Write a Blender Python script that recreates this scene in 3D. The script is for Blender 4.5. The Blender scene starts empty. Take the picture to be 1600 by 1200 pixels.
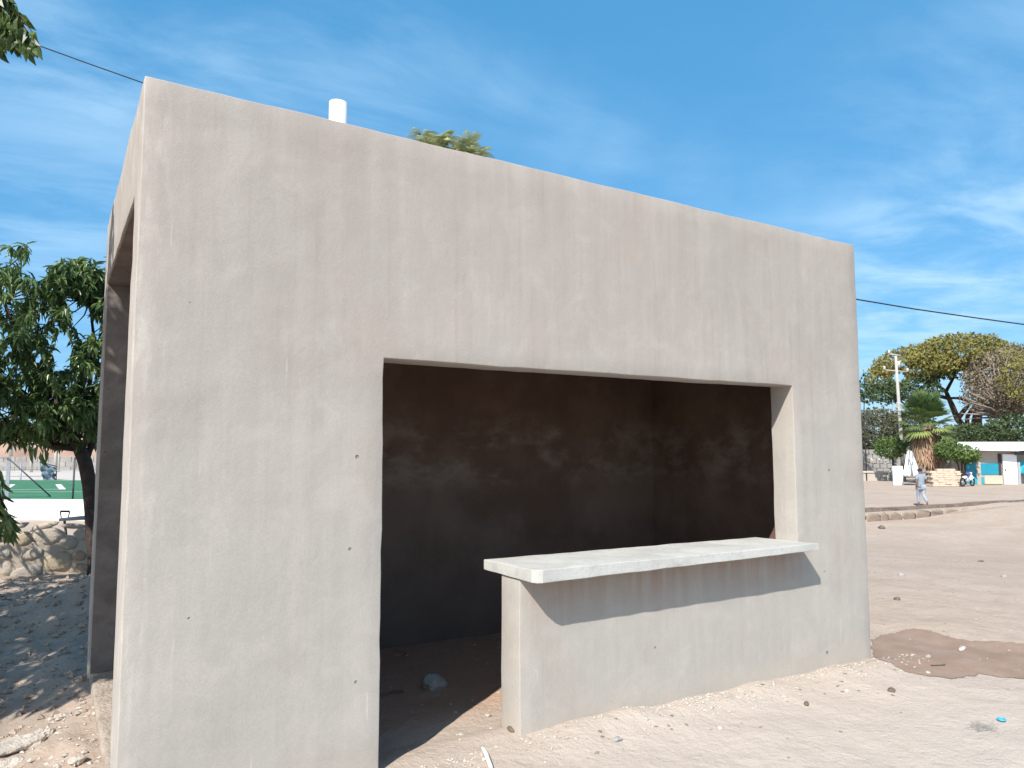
import bpy, bmesh, math, random
from mathutils import Vector, Matrix, noise
random.seed(7)
S = bpy.context.scene
C = S.collection
# ------------------------------------------------------------------ camera
F, YAW, PITCH, ROLL = 1144.12, 0.55872, 0.086655, -0.002
CAM = Vector((-0.2757, -3.5180, 1.6))
FW = Vector((math.sin(YAW)*math.cos(PITCH), math.cos(YAW)*math.cos(PITCH), math.sin(PITCH)))
RT = Vector((math.cos(YAW), -math.sin(YAW), 0)); UP = RT.cross(FW)
RT, UP = RT*math.cos(ROLL)+UP*math.sin(ROLL), -RT*math.sin(ROLL)+UP*math.cos(ROLL)
cd = bpy.data.cameras.new('camera'); cam = bpy.data.objects.new('camera', cd); C.objects.link(cam)
m = Matrix((RT, UP, -FW)).transposed().to_4x4(); m.translation = CAM
cam.matrix_world = m
cd.sensor_fit = 'HORIZONTAL'; cd.sensor_width = 36; cd.lens = F*36/1600
cd.clip_start = 0.05; cd.clip_end = 3000
S.camera = cam
# ------------------------------------------------------------------ sky, sun, exposure
SUNV = Vector((-1.42, -1.0, 1.65)).normalized()          # towards the sun
w = bpy.data.worlds.new('World'); S.world = w; w.use_nodes = True
nt = w.node_tree; nt.nodes.clear()
def wn(t, **k):
    n = nt.nodes.new(t)
    for a, b in k.items(): setattr(n, a, b)
    return n
L = nt.links.new
sky = wn('ShaderNodeTexSky', sky_type='NISHITA', sun_disc=False)
sky.sun_elevation = math.asin(SUNV.z); sky.sun_rotation = math.atan2(SUNV.x, SUNV.y) % (2*math.pi)
sky.altitude = 1200; sky.air_density = 1.0; sky.dust_density = 1.2; sky.ozone_density = 2.5
tc = wn('ShaderNodeTexCoord')
sep = wn('ShaderNodeSeparateXYZ'); L(tc.outputs['Generated'], sep.inputs[0])
zc = wn('ShaderNodeMath', operation='MAXIMUM'); L(sep.outputs[2], zc.inputs[0]); zc.inputs[1].default_value = 0.04
dv = wn('ShaderNodeVectorMath', operation='DIVIDE'); cz = wn('ShaderNodeCombineXYZ')
for i in range(3): L(zc.outputs[0], cz.inputs[i])
L(tc.outputs['Generated'], dv.inputs[0]); L(cz.outputs[0], dv.inputs[1])
mp = wn('ShaderNodeMapping'); L(dv.outputs[0], mp.inputs[0])
mp.inputs['Rotation'].default_value = (0, 0, math.radians(-20)); mp.inputs['Scale'].default_value = (0.7, 1.2, 1)
n1 = wn('ShaderNodeTexNoise'); L(mp.outputs[0], n1.inputs['Vector'])
n1.inputs['Scale'].default_value = 1.3; n1.inputs['Detail'].default_value = 9; n1.inputs['Roughness'].default_value = 0.58; n1.inputs['Distortion'].default_value = 0.4
cr = wn('ShaderNodeMapRange', interpolation_type='SMOOTHSTEP'); L(n1.outputs[0], cr.inputs[0])
cr.inputs[1].default_value = 0.33; cr.inputs[2].default_value = 0.72
def ray(u, v): return (FW*F + RT*(u-800) + UP*(600-v)).normalized()
acc = None
for (u, v, wid, amp) in [(150, 60, .18, .75), (380, 110, .14, .65), (520, 30, .18, .70), (690, 80, .08, .4), (790, 140, .07, .34), (880, 190, .07, .3), (970, 240, .07, .3), (1080, 280, .07, .25), (1250, 270, .13, .16), (1480, 440, .16, 1.1), (1600, 470, .15, .9),
                         (60, 330, .15, .6), (1700, 420, .3, .8), (-300, 100, .3, .5)]:
    d = wn('ShaderNodeVectorMath', operation='DISTANCE'); L(tc.outputs['Generated'], d.inputs[0]); d.inputs[1].default_value = ray(u, v)
    r = wn('ShaderNodeMapRange', interpolation_type='SMOOTHSTEP'); L(d.outputs['Value'], r.inputs[0])
    r.inputs[1].default_value = wid*1.7; r.inputs[2].default_value = 0; r.inputs[3].default_value = 0; r.inputs[4].default_value = amp
    if acc is None: acc = r.outputs[0]
    else:
        a = wn('ShaderNodeMath', operation='MAXIMUM'); L(acc, a.inputs[0]); L(r.outputs[0], a.inputs[1]); acc = a.outputs[0]
base = wn('ShaderNodeMath', operation='MAXIMUM'); L(acc, base.inputs[0]); base.inputs[1].default_value = 0.04
mul = wn('ShaderNodeMath', operation='MULTIPLY'); L(cr.outputs[0], mul.inputs[0]); L(base.outputs[0], mul.inputs[1])
hs = wn('ShaderNodeHueSaturation'); L(sky.outputs[0], hs.inputs['Color']); hs.inputs['Saturation'].default_value = 1.0; hs.inputs['Value'].default_value = 1.0; hs.inputs['Hue'].default_value = 0.485
az = wn('ShaderNodeMix', data_type='RGBA'); 
dt = wn('ShaderNodeVectorMath', operation='DOT_PRODUCT'); L(tc.outputs['Generated'], dt.inputs[0]); dt.inputs[1].default_value = SUNV
ar = wn('ShaderNodeMapRange', interpolation_type='SMOOTHSTEP'); L(dt.outputs['Value'], ar.inputs[0])     # the air whitens towards the sun
ar.inputs[1].default_value = 0.0; ar.inputs[2].default_value = 0.75; ar.inputs[3].default_value = 0.62; ar.inputs[4].default_value = 0.0
L(ar.outputs[0], az.inputs[0]); L(hs.outputs[0], az.inputs[6]); az.inputs[7].default_value = (0.26, 1.95, 4.1, 1)   # deeper azure than the model sky gives
mix = wn('ShaderNodeMix', data_type='RGBA'); L(mul.outputs[0], mix.inputs[0]); L(az.outputs[2], mix.inputs[6])
mix.inputs[7].default_value = (2.9, 4.4, 5.8, 1)
bg = wn('ShaderNodeBackground'); L(mix.outputs[2], bg.inputs[0]); bg.inputs[1].default_value = 0.135
out = wn('ShaderNodeOutputWorld'); L(bg.outputs[0], out.inputs[0])
sl = bpy.data.lights.new('sun', 'SUN'); sl.energy = 4.9; sl.angle = math.radians(0.53); sl.color = (1.0, 0.94, 0.865)
so = bpy.data.objects.new('sun', sl); C.objects.link(so); so.rotation_euler = SUNV.to_track_quat('Z', 'Y').to_euler(); so.location = (-20, -14, 24)
S.view_settings.view_transform = 'Standard'; S.view_settings.look = 'None'; S.view_settings.exposure = 0.56; S.view_settings.gamma = 1
S.render.engine = 'CYCLES'

# ------------------------------------------------------------------ helpers
def proj(P):
    d = Vector(P)-CAM; z = d.dot(FW)
    return 800+F*d.dot(RT)/z, 600-F*d.dot(UP)/z
def on(u, v, ax, val):
    d = ray(u, v); return CAM + d*((val-CAM[ax])/d[ax])
def pt(u, v, dep):                               # the point seen at (u,v) at a given depth
    return CAM + (FW*F + RT*(u-800) + UP*(600-v))*(dep/F)
def sstep(a, b, x):
    t = max(0., min(1., (x-a)/(b-a))); return t*t*(3-2*t)
def nz(x, y, z=0., s=1.): return noise.noise(Vector((x*s, y*s, z*s)))
def meta(o, label=None, cat=None, group=None, kind=None):
    if label: o['label'] = label
    if cat: o['category'] = cat
    if group: o['group'] = group
    if kind: o['kind'] = kind
    return o
def empty(name, loc, label, cat, group=None):
    o = bpy.data.objects.new(name, None); C.objects.link(o); o.location = loc; o.empty_display_size = .1
    return meta(o, label, cat, group)
def link(name, me, mat, parent=None, smooth=False):
    o = bpy.data.objects.new(name, me); C.objects.link(o)
    if mat and not me.materials: me.materials.append(mat)
    if smooth: me.polygons.foreach_set('use_smooth', [True]*len(me.polygons))
    if parent is not None:
        o.parent = parent; o.matrix_parent_inverse = parent_inv(parent)
    return o
def parent_inv(p):
    M = Matrix.LocRotScale(p.location, p.rotation_euler, p.scale)
    if p.parent: M = p.parent.matrix_parent_inverse.copy() @ M if False else (parent_world(p.parent) @ p.matrix_parent_inverse @ M)
    return M.inverted()
def parent_world(p):
    M = Matrix.LocRotScale(p.location, p.rotation_euler, p.scale)
    if p.parent: return parent_world(p.parent) @ p.matrix_parent_inverse @ M
    return M
def fin(name, bm, mat, parent=None, smooth=False):
    me = bpy.data.meshes.new(name); bm.to_mesh(me); bm.free()
    return link(name, me, mat, parent, smooth)
def pyd(name, V, Fc, mat, parent=None, smooth=False, var=None):
    me = bpy.data.meshes.new(name); me.from_pydata([tuple(v) for v in V], [], Fc)
    if var is not None:
        a = me.attributes.new('var', 'FLOAT', 'FACE'); a.data.foreach_set('value', var)
    return link(name, me, mat, parent, smooth)
def box(bm, lo, hi, M=None, bev=0):
    r = bmesh.ops.create_cube(bm, size=1)
    c = [(a+b)/2 for a, b in zip(lo, hi)]; s = [max(abs(b-a), 1e-5) for a, b in zip(lo, hi)]
    for v in r['verts']:
        v.co = Vector((v.co.x*s[0]+c[0], v.co.y*s[1]+c[1], v.co.z*s[2]+c[2]))
    if bev:
        es = list({e for v in r['verts'] for e in v.link_edges}); rb = bmesh.ops.bevel(bm, geom=es, offset=bev, segments=2, affect='EDGES')
        vs = list({v for f in rb['faces'] for v in f.verts} | {v for v in r['verts'] if v.is_valid})
    else: vs = r['verts']
    if M is not None:
        for v in vs: v.co = M @ v.co
    return vs
def tube(bm, pts, rad, n=8, cap=True):
    pts = [Vector(p) for p in pts]
    if not isinstance(rad, (list, tuple)): rad = [rad]*len(pts)
    rings = []; ref = Vector((0.31, 0.2, 0.93))
    for i, p in enumerate(pts):
        t = (pts[min(i+1, len(pts)-1)]-pts[max(i-1, 0)]).normalized()
        a = t.cross(ref)
        if a.length < .1: a = t.cross(Vector((1, 0, 0)))
        a.normalize(); b = t.cross(a)
        rings.append([bm.verts.new(p+(a*math.cos(k*2*math.pi/n)+b*math.sin(k*2*math.pi/n))*rad[i]) for k in range(n)])
    for i in range(len(rings)-1):
        for k in range(n): bm.faces.new((rings[i][k], rings[i][(k+1) % n], rings[i+1][(k+1) % n], rings[i+1][k]))
    if cap: bm.faces.new(rings[0][::-1]); bm.faces.new(rings[-1])
def tube_o(name, pts, rad, mat, parent=None, n=8, smooth=True):
    bm = bmesh.new(); tube(bm, pts, rad, n); return fin(name, bm, mat, parent, smooth)
def box_o(name, lo, hi, mat, parent=None, M=None, bev=0):
    bm = bmesh.new(); box(bm, lo, hi, M, bev); return fin(name, bm, mat, parent)
# ------------------------------------------------------------------ materials
def mat(name, col, rough=.85, spec=.3, var=.12, scale=6., col2=None, bump=0., bscale=60., stretch=(1, 1, 1), detail=6, metal=0):
    M = bpy.data.materials.new(name); M.use_nodes = True; t = M.node_tree; B = t.nodes['Principled BSDF']
    B.inputs['Roughness'].default_value = rough; B.inputs['Specular IOR Level'].default_value = spec; B.inputs['Metallic'].default_value = metal
    co = t.nodes.new('ShaderNodeTexCoord'); mpn = t.nodes.new('ShaderNodeMapping'); mpn.inputs['Scale'].default_value = stretch
    t.links.new(co.outputs['Object'], mpn.inputs[0])
    n = t.nodes.new('ShaderNodeTexNoise'); n.inputs['Scale'].default_value = scale; n.inputs['Detail'].default_value = detail; n.inputs['Roughness'].default_value = .6
    t.links.new(mpn.outputs[0], n.inputs['Vector'])
    r = t.nodes.new('ShaderNodeValToRGB'); r.color_ramp.elements[0].position = .3; r.color_ramp.elements[1].position = .72
    c2 = col2 or tuple(min(1, c*(1+var)) for c in col)
    r.color_ramp.elements[0].color = (*[c*(1-var) for c in col], 1); r.color_ramp.elements[1].color = (*c2, 1)
    t.links.new(n.outputs[0], r.inputs[0]); t.links.new(r.outputs[0], B.inputs['Base Color'])
    if bump:
        nb = t.nodes.new('ShaderNodeTexNoise'); nb.inputs['Scale'].default_value = bscale; nb.inputs['Detail'].default_value = 5
        t.links.new(co.outputs['Object'], nb.inputs['Vector'])
        b = t.nodes.new('ShaderNodeBump'); b.inputs['Strength'].default_value = bump; b.inputs['Distance'].default_value = .02
        t.links.new(nb.outputs[0], b.inputs['Height']); t.links.new(b.outputs[0], B.inputs['Normal'])
    return M
def leafmat(name, a, b, trans=.3, rough=.5, spec=.3):
    M = bpy.data.materials.new(name); M.use_nodes = True; t = M.node_tree; B = t.nodes['Principled BSDF']; O = t.nodes['Material Output']
    at = t.nodes.new('ShaderNodeAttribute'); at.attribute_name = 'var'
    r = t.nodes.new('ShaderNodeValToRGB'); r.color_ramp.elements[0].color = (*a, 1); r.color_ramp.elements[1].color = (*b, 1)
    t.links.new(at.outputs['Fac'], r.inputs[0]); t.links.new(r.outputs[0], B.inputs['Base Color'])
    B.inputs['Roughness'].default_value = rough; B.inputs['Specular IOR Level'].default_value = spec
    T = t.nodes.new('ShaderNodeBsdfTranslucent'); t.links.new(r.outputs[0], T.inputs[0])
    X = t.nodes.new('ShaderNodeMixShader'); X.inputs[0].default_value = trans
    t.links.new(B.outputs[0], X.inputs[1]); t.links.new(T.outputs[0], X.inputs[2]); t.links.new(X.outputs[0], O.inputs[0])
    return M

class NT:                                        # tiny node-graph helper
    def __init__(s, name):
        s.M = bpy.data.materials.new(name); s.M.use_nodes = True; s.t = s.M.node_tree; s.B = s.t.nodes['Principled BSDF']
        s.co = s.t.nodes.new('ShaderNodeTexCoord').outputs['Object']
    def map(s, sc=(1, 1, 1), loc=(0, 0, 0), vec=None):
        n = s.t.nodes.new('ShaderNodeMapping'); n.inputs['Scale'].default_value = sc; n.inputs['Location'].default_value = loc
        s.t.links.new(vec or s.co, n.inputs[0]); return n.outputs[0]
    def noise(s, vec, sc, det=6, ro=.6, dist=0.):
        n = s.t.nodes.new('ShaderNodeTexNoise'); s.t.links.new(vec, n.inputs['Vector'])
        n.inputs['Scale'].default_value = sc; n.inputs['Detail'].default_value = det; n.inputs['Roughness'].default_value = ro; n.inputs['Distortion'].default_value = dist
        return n.outputs[0]
    def rng(s, x, a, b, c=0., d=1.):
        n = s.t.nodes.new('ShaderNodeMapRange'); n.interpolation_type = 'SMOOTHSTEP'; s.t.links.new(x, n.inputs[0])
        for i, v in enumerate((a, b, c, d)): n.inputs[i+1].default_value = v
        return n.outputs[0]
    def math(s, op, a, b):
        n = s.t.nodes.new('ShaderNodeMath'); n.operation = op
        for i, v in enumerate((a, b)):
            if isinstance(v, (int, float)): n.inputs[i].default_value = v
            else: s.t.links.new(v, n.inputs[i])
        return n.outputs[0]
    def mix(s, f, a, b, mode='MIX'):
        n = s.t.nodes.new('ShaderNodeMix'); n.data_type = 'RGBA'; n.blend_type = mode
        if isinstance(f, (int, float)): n.inputs[0].default_value = f
        else: s.t.links.new(f, n.inputs[0])
        for i, v in ((6, a), (7, b)):
            if isinstance(v, tuple): n.inputs[i].default_value = (*v, 1)
            else: s.t.links.new(v, n.inputs[i])
        return n.outputs[2]
    def dist(s, p, vec=None):
        n = s.t.nodes.new('ShaderNodeVectorMath'); n.operation = 'DISTANCE'; s.t.links.new(vec or s.co, n.inputs[0]); n.inputs[1].default_value = p
        return n.outputs['Value']
    def sep(s):
        n = s.t.nodes.new('ShaderNodeSeparateXYZ'); s.t.links.new(s.co, n.inputs[0]); return n.outputs
    def bump(s, h, st, dist=.01, prev=None):
        n = s.t.nodes.new('ShaderNodeBump'); n.inputs['Strength'].default_value = st; n.inputs['Distance'].default_value = dist
        s.t.links.new(h, n.inputs['Height'])
        if prev is not None: s.t.links.new(prev, n.inputs['Normal'])
        return n.outputs[0]
    def done(s, col, nrm=None, rough=.9, spec=.25):
        s.t.links.new(col, s.B.inputs['Base Color'])
        if nrm is not None: s.t.links.new(nrm, s.B.inputs['Normal'])
        if isinstance(rough, (int, float)): s.B.inputs['Roughness'].default_value = rough
        else: s.t.links.new(rough, s.B.inputs['Roughness'])
        s.B.inputs['Specular IOR Level'].default_value = spec
        return s.M

W, HT, OX0, OX1, OZ, D, TH = 5.245, 3.2557, 1.1495, 4.3996, 2.058, 2.684, .2
def plaster(name, holes=()):
    g = NT(name); X, Y, Z = g.sep()
    big = g.noise(g.map((1, 1, .6)), .9, 4, .55, .4)
    c = g.mix(g.rng(big, .35, .66), (.394, .359, .328), (.378, .358, .328))
    c = g.mix(g.rng(Z, .2, 2.4, .85, 0.), c, (.388, .373, .343))
    streak = g.noise(g.map((9, 9, .55)), 1.3, 7, .62)
    c = g.mix(g.rng(streak, .42, .78, 0, .46), c, (.47, .437, .39))
    st2 = g.noise(g.map((14, 14, .8), (3, 1, 5)), 1.1, 6, .6)
    up = g.rng(Z, 1.2, 2.6, .25, .55)
    c = g.mix(g.math('MULTIPLY', g.rng(st2, .5, .8), up), c, (.30, .255, .225))
    mot = g.noise(g.co, 4.2, 9, .62, .9)
    c = g.mix(g.rng(mot, .44, .72, 0, .55), c, (.465, .435, .39))
    mot2 = g.noise(g.map((1, 1, 1), (7, 3, 2)), 1.9, 9, .6, .6)
    c = g.mix(g.rng(mot2, .5, .74, 0, .38), c, (.315, .28, .25))
    pk = g.noise(g.map((1, 1, .8), (2, 8, 4)), 1.5, 5, .55)
    c = g.mix(g.rng(pk, .52, .7, 0, .28), c, (.385, .31, .272))
    tp = g.math('MULTIPLY', g.rng(Z, 1.5, 3.1), g.rng(g.noise(g.map((6, 6, .35), (9, 4, 1)), 1.2, 7, .6), .3, .7, .25, 1.))
    c = g.mix(g.math('MULTIPLY', tp, .5), c, (.325, .285, .258))
    # thin pale drips
    dr = g.noise(g.map((42, 42, 2.2)), 1., 3, .5)
    dm = g.math('MULTIPLY', g.rng(dr, .64, .74), g.rng(g.noise(g.co, 1.7, 3), .47, .66))
    c = g.mix(g.math('MULTIPLY', dm, .6), c, (.58, .55, .50))
    # brown run stains below the counter slab, plus even browning to warm its shadow
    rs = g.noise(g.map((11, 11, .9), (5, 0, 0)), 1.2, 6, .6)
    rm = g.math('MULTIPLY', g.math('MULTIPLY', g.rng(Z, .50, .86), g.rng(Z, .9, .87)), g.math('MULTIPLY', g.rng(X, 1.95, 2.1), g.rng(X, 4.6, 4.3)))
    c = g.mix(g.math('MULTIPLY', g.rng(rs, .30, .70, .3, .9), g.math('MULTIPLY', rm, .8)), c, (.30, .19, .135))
    # dusty splash band at the foot, pale corner wear
    ft = g.math('ADD', Z, g.math('MULTIPLY', g.noise(g.co, 4, 5), .25))
    c = g.mix(g.rng(ft, .36, .10, 0, .6), c, (.44, .395, .34))
    wear = g.math('MULTIPLY', g.rng(X, .22, .0), g.rng(g.noise(g.map((5, 5, 1.4)), 3, 5), .47, .66))
    c = g.mix(g.math('MULTIPLY', wear, .5), c, (.54, .505, .455))
    fine = g.noise(g.co, 120, 5, .75)
    c = g.mix(g.rng(fine, .3, .7, .0, .22), c, (.22, .19, .165))
    hole = None
    for (p, r) in holes:
        hN = g.rng(g.math('ADD', g.dist(p), g.math('MULTIPLY', g.noise(g.co, 45, 3), r*.9)), r*1.7, r*1.15)
        hole = hN if hole is None else g.math('MAXIMUM', hole, hN)
    nb = g.bump(g.noise(g.co, 2.6, 5, .5), .30, .03)
    nb = g.bump(g.noise(g.map((1.3, 1.3, 1)), 8, 7, .6, .7), .22, .006, nb)
    nb = g.bump(g.noise(g.co, 130, 4, .7), .35, .0025, nb)
    if hole is not None:
        c = g.mix(g.math('MULTIPLY', hole, .6), c, (.14, .12, .105))
        nb = g.bump(g.math('MULTIPLY', hole, -1.), .9, .008, nb)
    return g.done(c, nb, .92, .2)
pits = [(297, 473, .006), (558, 714, .012), (547, 858, .010), (556, 1066, .009), (295, 966, .008), (1296, 735, .012), (1293, 1020, .016), (1024, 1012, .009), (912, 750, .006), (1288, 893, .008), (900, 22, .01)]
holes = [(tuple(on(u, v, 1, 0)), r*.72) for u, v, r in pits]
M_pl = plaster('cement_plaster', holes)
def cement(name, col, col2, rough=.9):
    g = NT(name); n = g.noise(g.co, 3.5, 8, .62, .6)
    c = g.mix(g.rng(n, .35, .68), col, col2)
    c = g.mix(g.rng(g.noise(g.map((1, 1, 1), (4, 4, 4)), 14, 6, .65), .5, .75, 0, .5), c, tuple(x*.72 for x in col))
    c = g.mix(g.rng(g.noise(g.map((3, 3, 3), (1, 7, 2)), 1.4, 7, .6, .5), .5, .72, 0, .6), c, tuple(x*.8 for x in col))
    c = g.mix(g.rng(g.noise(g.co, 55, 3, .5), .66, .74, 0, .6), c, tuple(x*.5 for x in col))
    nb = g.bump(g.noise(g.co, 30, 6, .65), .6, .005)
    nb = g.bump(g.noise(g.co, 150, 4, .7), .4, .002, nb)
    return g.done(c, nb, rough, .2)
M_slab = cement('counter_concrete', (.43, .43, .405), (.50, .50, .475))
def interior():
    g = NT('shade_dark_interior'); X, Y, Z = g.sep()  # dark wall colour stands in for the room's deep shade
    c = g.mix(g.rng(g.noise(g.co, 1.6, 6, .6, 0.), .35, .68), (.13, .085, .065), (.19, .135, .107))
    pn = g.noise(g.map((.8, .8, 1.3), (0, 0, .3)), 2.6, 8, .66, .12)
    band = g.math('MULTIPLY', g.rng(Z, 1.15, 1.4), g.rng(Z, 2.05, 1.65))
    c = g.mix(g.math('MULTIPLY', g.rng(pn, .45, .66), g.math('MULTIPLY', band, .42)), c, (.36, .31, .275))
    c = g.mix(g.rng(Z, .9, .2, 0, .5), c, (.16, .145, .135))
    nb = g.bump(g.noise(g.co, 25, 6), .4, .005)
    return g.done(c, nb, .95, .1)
M_in = interior()
def ground_mat():
    g = NT('sandy_earth'); X, Y, Z = g.sep()
    n = g.noise(g.co, .55, 8, .6, .5)
    c = g.mix(g.rng(n, .34, .68), (.395, .31, .245), (.44, .36, .295))
    n2 = g.noise(g.co, 3.2, 8, .66, .4)
    c = g.mix(g.rng(n2, .45, .75, 0, .5), c, (.33, .255, .20))
    n3 = g.noise(g.map((1, 1, 1), (9, 2, 0)), 11, 6, .7)
    c = g.mix(g.rng(n3, .56, .74, 0, .65), c, (.55, .49, .43))
    # paler cement dust near the kiosk front
    dd = g.dist((3.2, -1.6, 0)); c = g.mix(g.rng(dd, 4.2, .6, 0, .75), c, (.50, .45, .40))
    # fine dark litter specks that thin out
    sp = g.noise(g.co, 60, 2, .5); c = g.mix(g.rng(sp, .70, .76, 0, .6), c, (.13, .10, .085))
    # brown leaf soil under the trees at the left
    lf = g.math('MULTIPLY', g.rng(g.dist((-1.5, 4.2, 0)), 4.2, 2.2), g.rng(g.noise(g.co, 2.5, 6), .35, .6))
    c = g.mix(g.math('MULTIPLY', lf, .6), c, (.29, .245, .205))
    # soil inside the room, coloured brighter and warmer to lift its shade
    ins = g.math('MULTIPLY', g.math('MULTIPLY', g.rng(X, .3, .4), g.rng(X, 5.0, 4.9)), g.math('MULTIPLY', g.rng(Y, .35, .75), g.rng(Y, 2.4, 2.3)))
    c = g.mix(g.math('MULTIPLY', ins, .8), c, (.47, .315, .23))
    nb = g.bump(g.noise(g.co, 3., 8, .68), .75, .06)
    nb = g.bump(g.noise(g.co, 22, 6, .72), .6, .015, nb)
    nb = g.bump(g.noise(g.co, 120, 3, .7), .6, .005, nb)
    return g.done(c, nb, .96, .12)
M_gr = ground_mat()
def wet_mat():
    g = NT('damp_earth')
    c = g.mix(g.rng(g.noise(g.co, 4, 6, .6), .35, .7), (.25, .172, .125), (.30, .215, .165))
    c = g.mix(g.rng(g.noise(g.map((1, 2, 1)), 16, 5, .7), .63, .70, 0, .75), c, (.50, .43, .37))
    nb = g.bump(g.noise(g.co, 22, 6, .7), .5, .012); nb = g.bump(g.noise(g.co, 120, 3, .7), .5, .004, nb)
    return g.done(c, nb, .8, .3)
M_wet = wet_mat()
M_mortar = cement('wall_mortar', (.44, .38, .31), (.385, .325, .262))
M_twst = mat('brown_grey_stone', (.26, .205, .165), .9, .1, .2, 3)
M_st = [mat('field_stone_%s' % k, c, .85, .2, .16, 9, None, .5, 40) for k, c in (('tan', (.40, .325, .235)), ('grey', (.36, .32, .275)), ('buff', (.45, .39, .32)), ('rust', (.34, .245, .18)))]
M_bark = mat('dark_bark', (.062, .045, .038), .9, .2, .3, 14, None, .7, 60)
M_bark2 = mat('far_bark', (.07, .055, .045), .9, .2, .3, 3)
M_leaf = leafmat('mango_leaf', (.045, .09, .028), (.19, .28, .09), .38, .36, .6)
M_lf_top = leafmat('canopy_leaf', (.04, .075, .028), (.15, .22, .06), .35, .4, .4)
M_lf_y = leafmat('yellow_green_leaf', (.15, .15, .045), (.33, .29, .09), .3, .6, .2)
M_lf_d = leafmat('dark_green_leaf', (.04, .065, .035), (.11, .15, .065), .25, .6, .2)
M_lf_g = leafmat('mid_green_leaf', (.055, .10, .03), (.18, .26, .08), .3, .6, .2)
M_lf_b = leafmat('dry_brown_leaf', (.21, .17, .13), (.33, .28, .19), .25, .7, .15)
M_lf_s = leafmat('grey_scrub_leaf', (.06, .07, .04), (.16, .165, .10), .25, .7, .15)
M_lf_f = leafmat('feathery_leaf', (.20, .24, .14), (.50, .52, .24), .35, .6, .2)
M_palm = leafmat('palm_blade', (.045, .10, .035), (.24, .29, .09), .2, .45, .4)
M_dead = leafmat('dead_palm_blade', (.20, .12, .075), (.46, .32, .22), .1, .85, .1)
M_pvc = mat('white_pvc', (.80, .80, .78), .4, .5, .05, 5)
M_white = mat('white_paint', (.78, .79, .80), .6, .3, .05, 3)
M_whitewall = mat('whitewashed_render', (.74, .76, .76), .8, .2, .06, 2)
M_galv = mat('galvanised_steel', (.33, .35, .38), .5, .4, .12, 8)
M_darkm = mat('dark_steel', (.06, .065, .075), .6, .4, .2, 8)
M_cable = mat('black_cable', (.02, .022, .028), .6, .3)
M_turf = mat('artificial_turf', (.055, .17, .095), .9, .1, .12, 1.2, (.075, .21, .12))
M_line = mat('white_line_paint', (.75, .78, .76), .7, .2, .05, 3)
M_conc = mat('pale_concrete', (.50, .46, .41), .9, .2, .12, .6)
M_blue = mat('blue_tarp', (.035, .075, .12), .6, .3, .5, 3, (.16, .24, .30))
M_red = mat('red_earth', (.34, .215, .165), .95, .1, .12, .25, (.42, .29, .225))
M_grey = mat('grey_blockwork', (.27, .26, .245), .95, .1, .25, 1.2)
M_kerb = mat('shadow_dark_kerb', (.20, .16, .13), .95, .1, .3, 3)  # kerb colour darkened to draw a shadow line
M_rock = mat('grey_concrete_lump', (.34, .335, .325), .9, .2, .2, 20, None, .6, 60)
M_sill = mat('dusty_sill', (.34, .29, .24), .95, .1, .2, 10, None, .8, 50)
M_clod = mat('earth_clod', (.33, .26, .205), .95, .1, .3, 8)
M_chip = mat('brown_chip', (.24, .19, .15), .95, .1, .4, 30)
M_pale = mat('pale_pebble', (.62, .58, .53), .9, .1, .1, 20)
M_rubble = mat('mortar_rubble', (.46, .42, .37), .95, .1, .2, 12, None, .6, 70)
M_brickbit = mat('pink_brick_bit', (.42, .20, .14), .9, .1, .2, 20)
M_twig = mat('dry_twig', (.16, .125, .095), .9, .1, .2, 20)
M_blocks = mat('tan_block', (.52, .42, .33), .95, .1, .12, 2)
M_skin = mat('skin', (.20, .11, .075), .6, .3, .05)
M_shirt = mat('grey_blue_shirt', (.24, .28, .33), .9, .1, .1, 8)
M_trous = mat('pale_grey_trousers', (.29, .325, .375), .9, .1, .1, 8)
M_cap = mat('navy_cap', (.025, .025, .05), .8, .2)
M_shoe = mat('brown_shoe', (.10, .075, .065), .7, .3)
M_teal = mat('teal_paint', (.03, .36, .46), .6, .3, .08, 2)
M_teald = mat('deep_teal_paint', (.02, .24, .34), .6, .3, .08, 2)
M_hut = mat('beige_hut_paint', (.42, .385, .345), .8, .2, .08, 2)
M_brown = mat('dark_brown_post', (.06, .045, .04), .7, .3)
M_rub = mat('black_rubber', (.022, .022, .024), .8, .3)
M_bodyblue = mat('blue_bodywork', (.06, .10, .26), .4, .5, .1)
M_bluecap = mat('blue_plastic', (.05, .38, .58), .35, .5, .05)
M_grass = mat('dry_grey_fibre', (.27, .27, .26), .9, .1)

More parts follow.
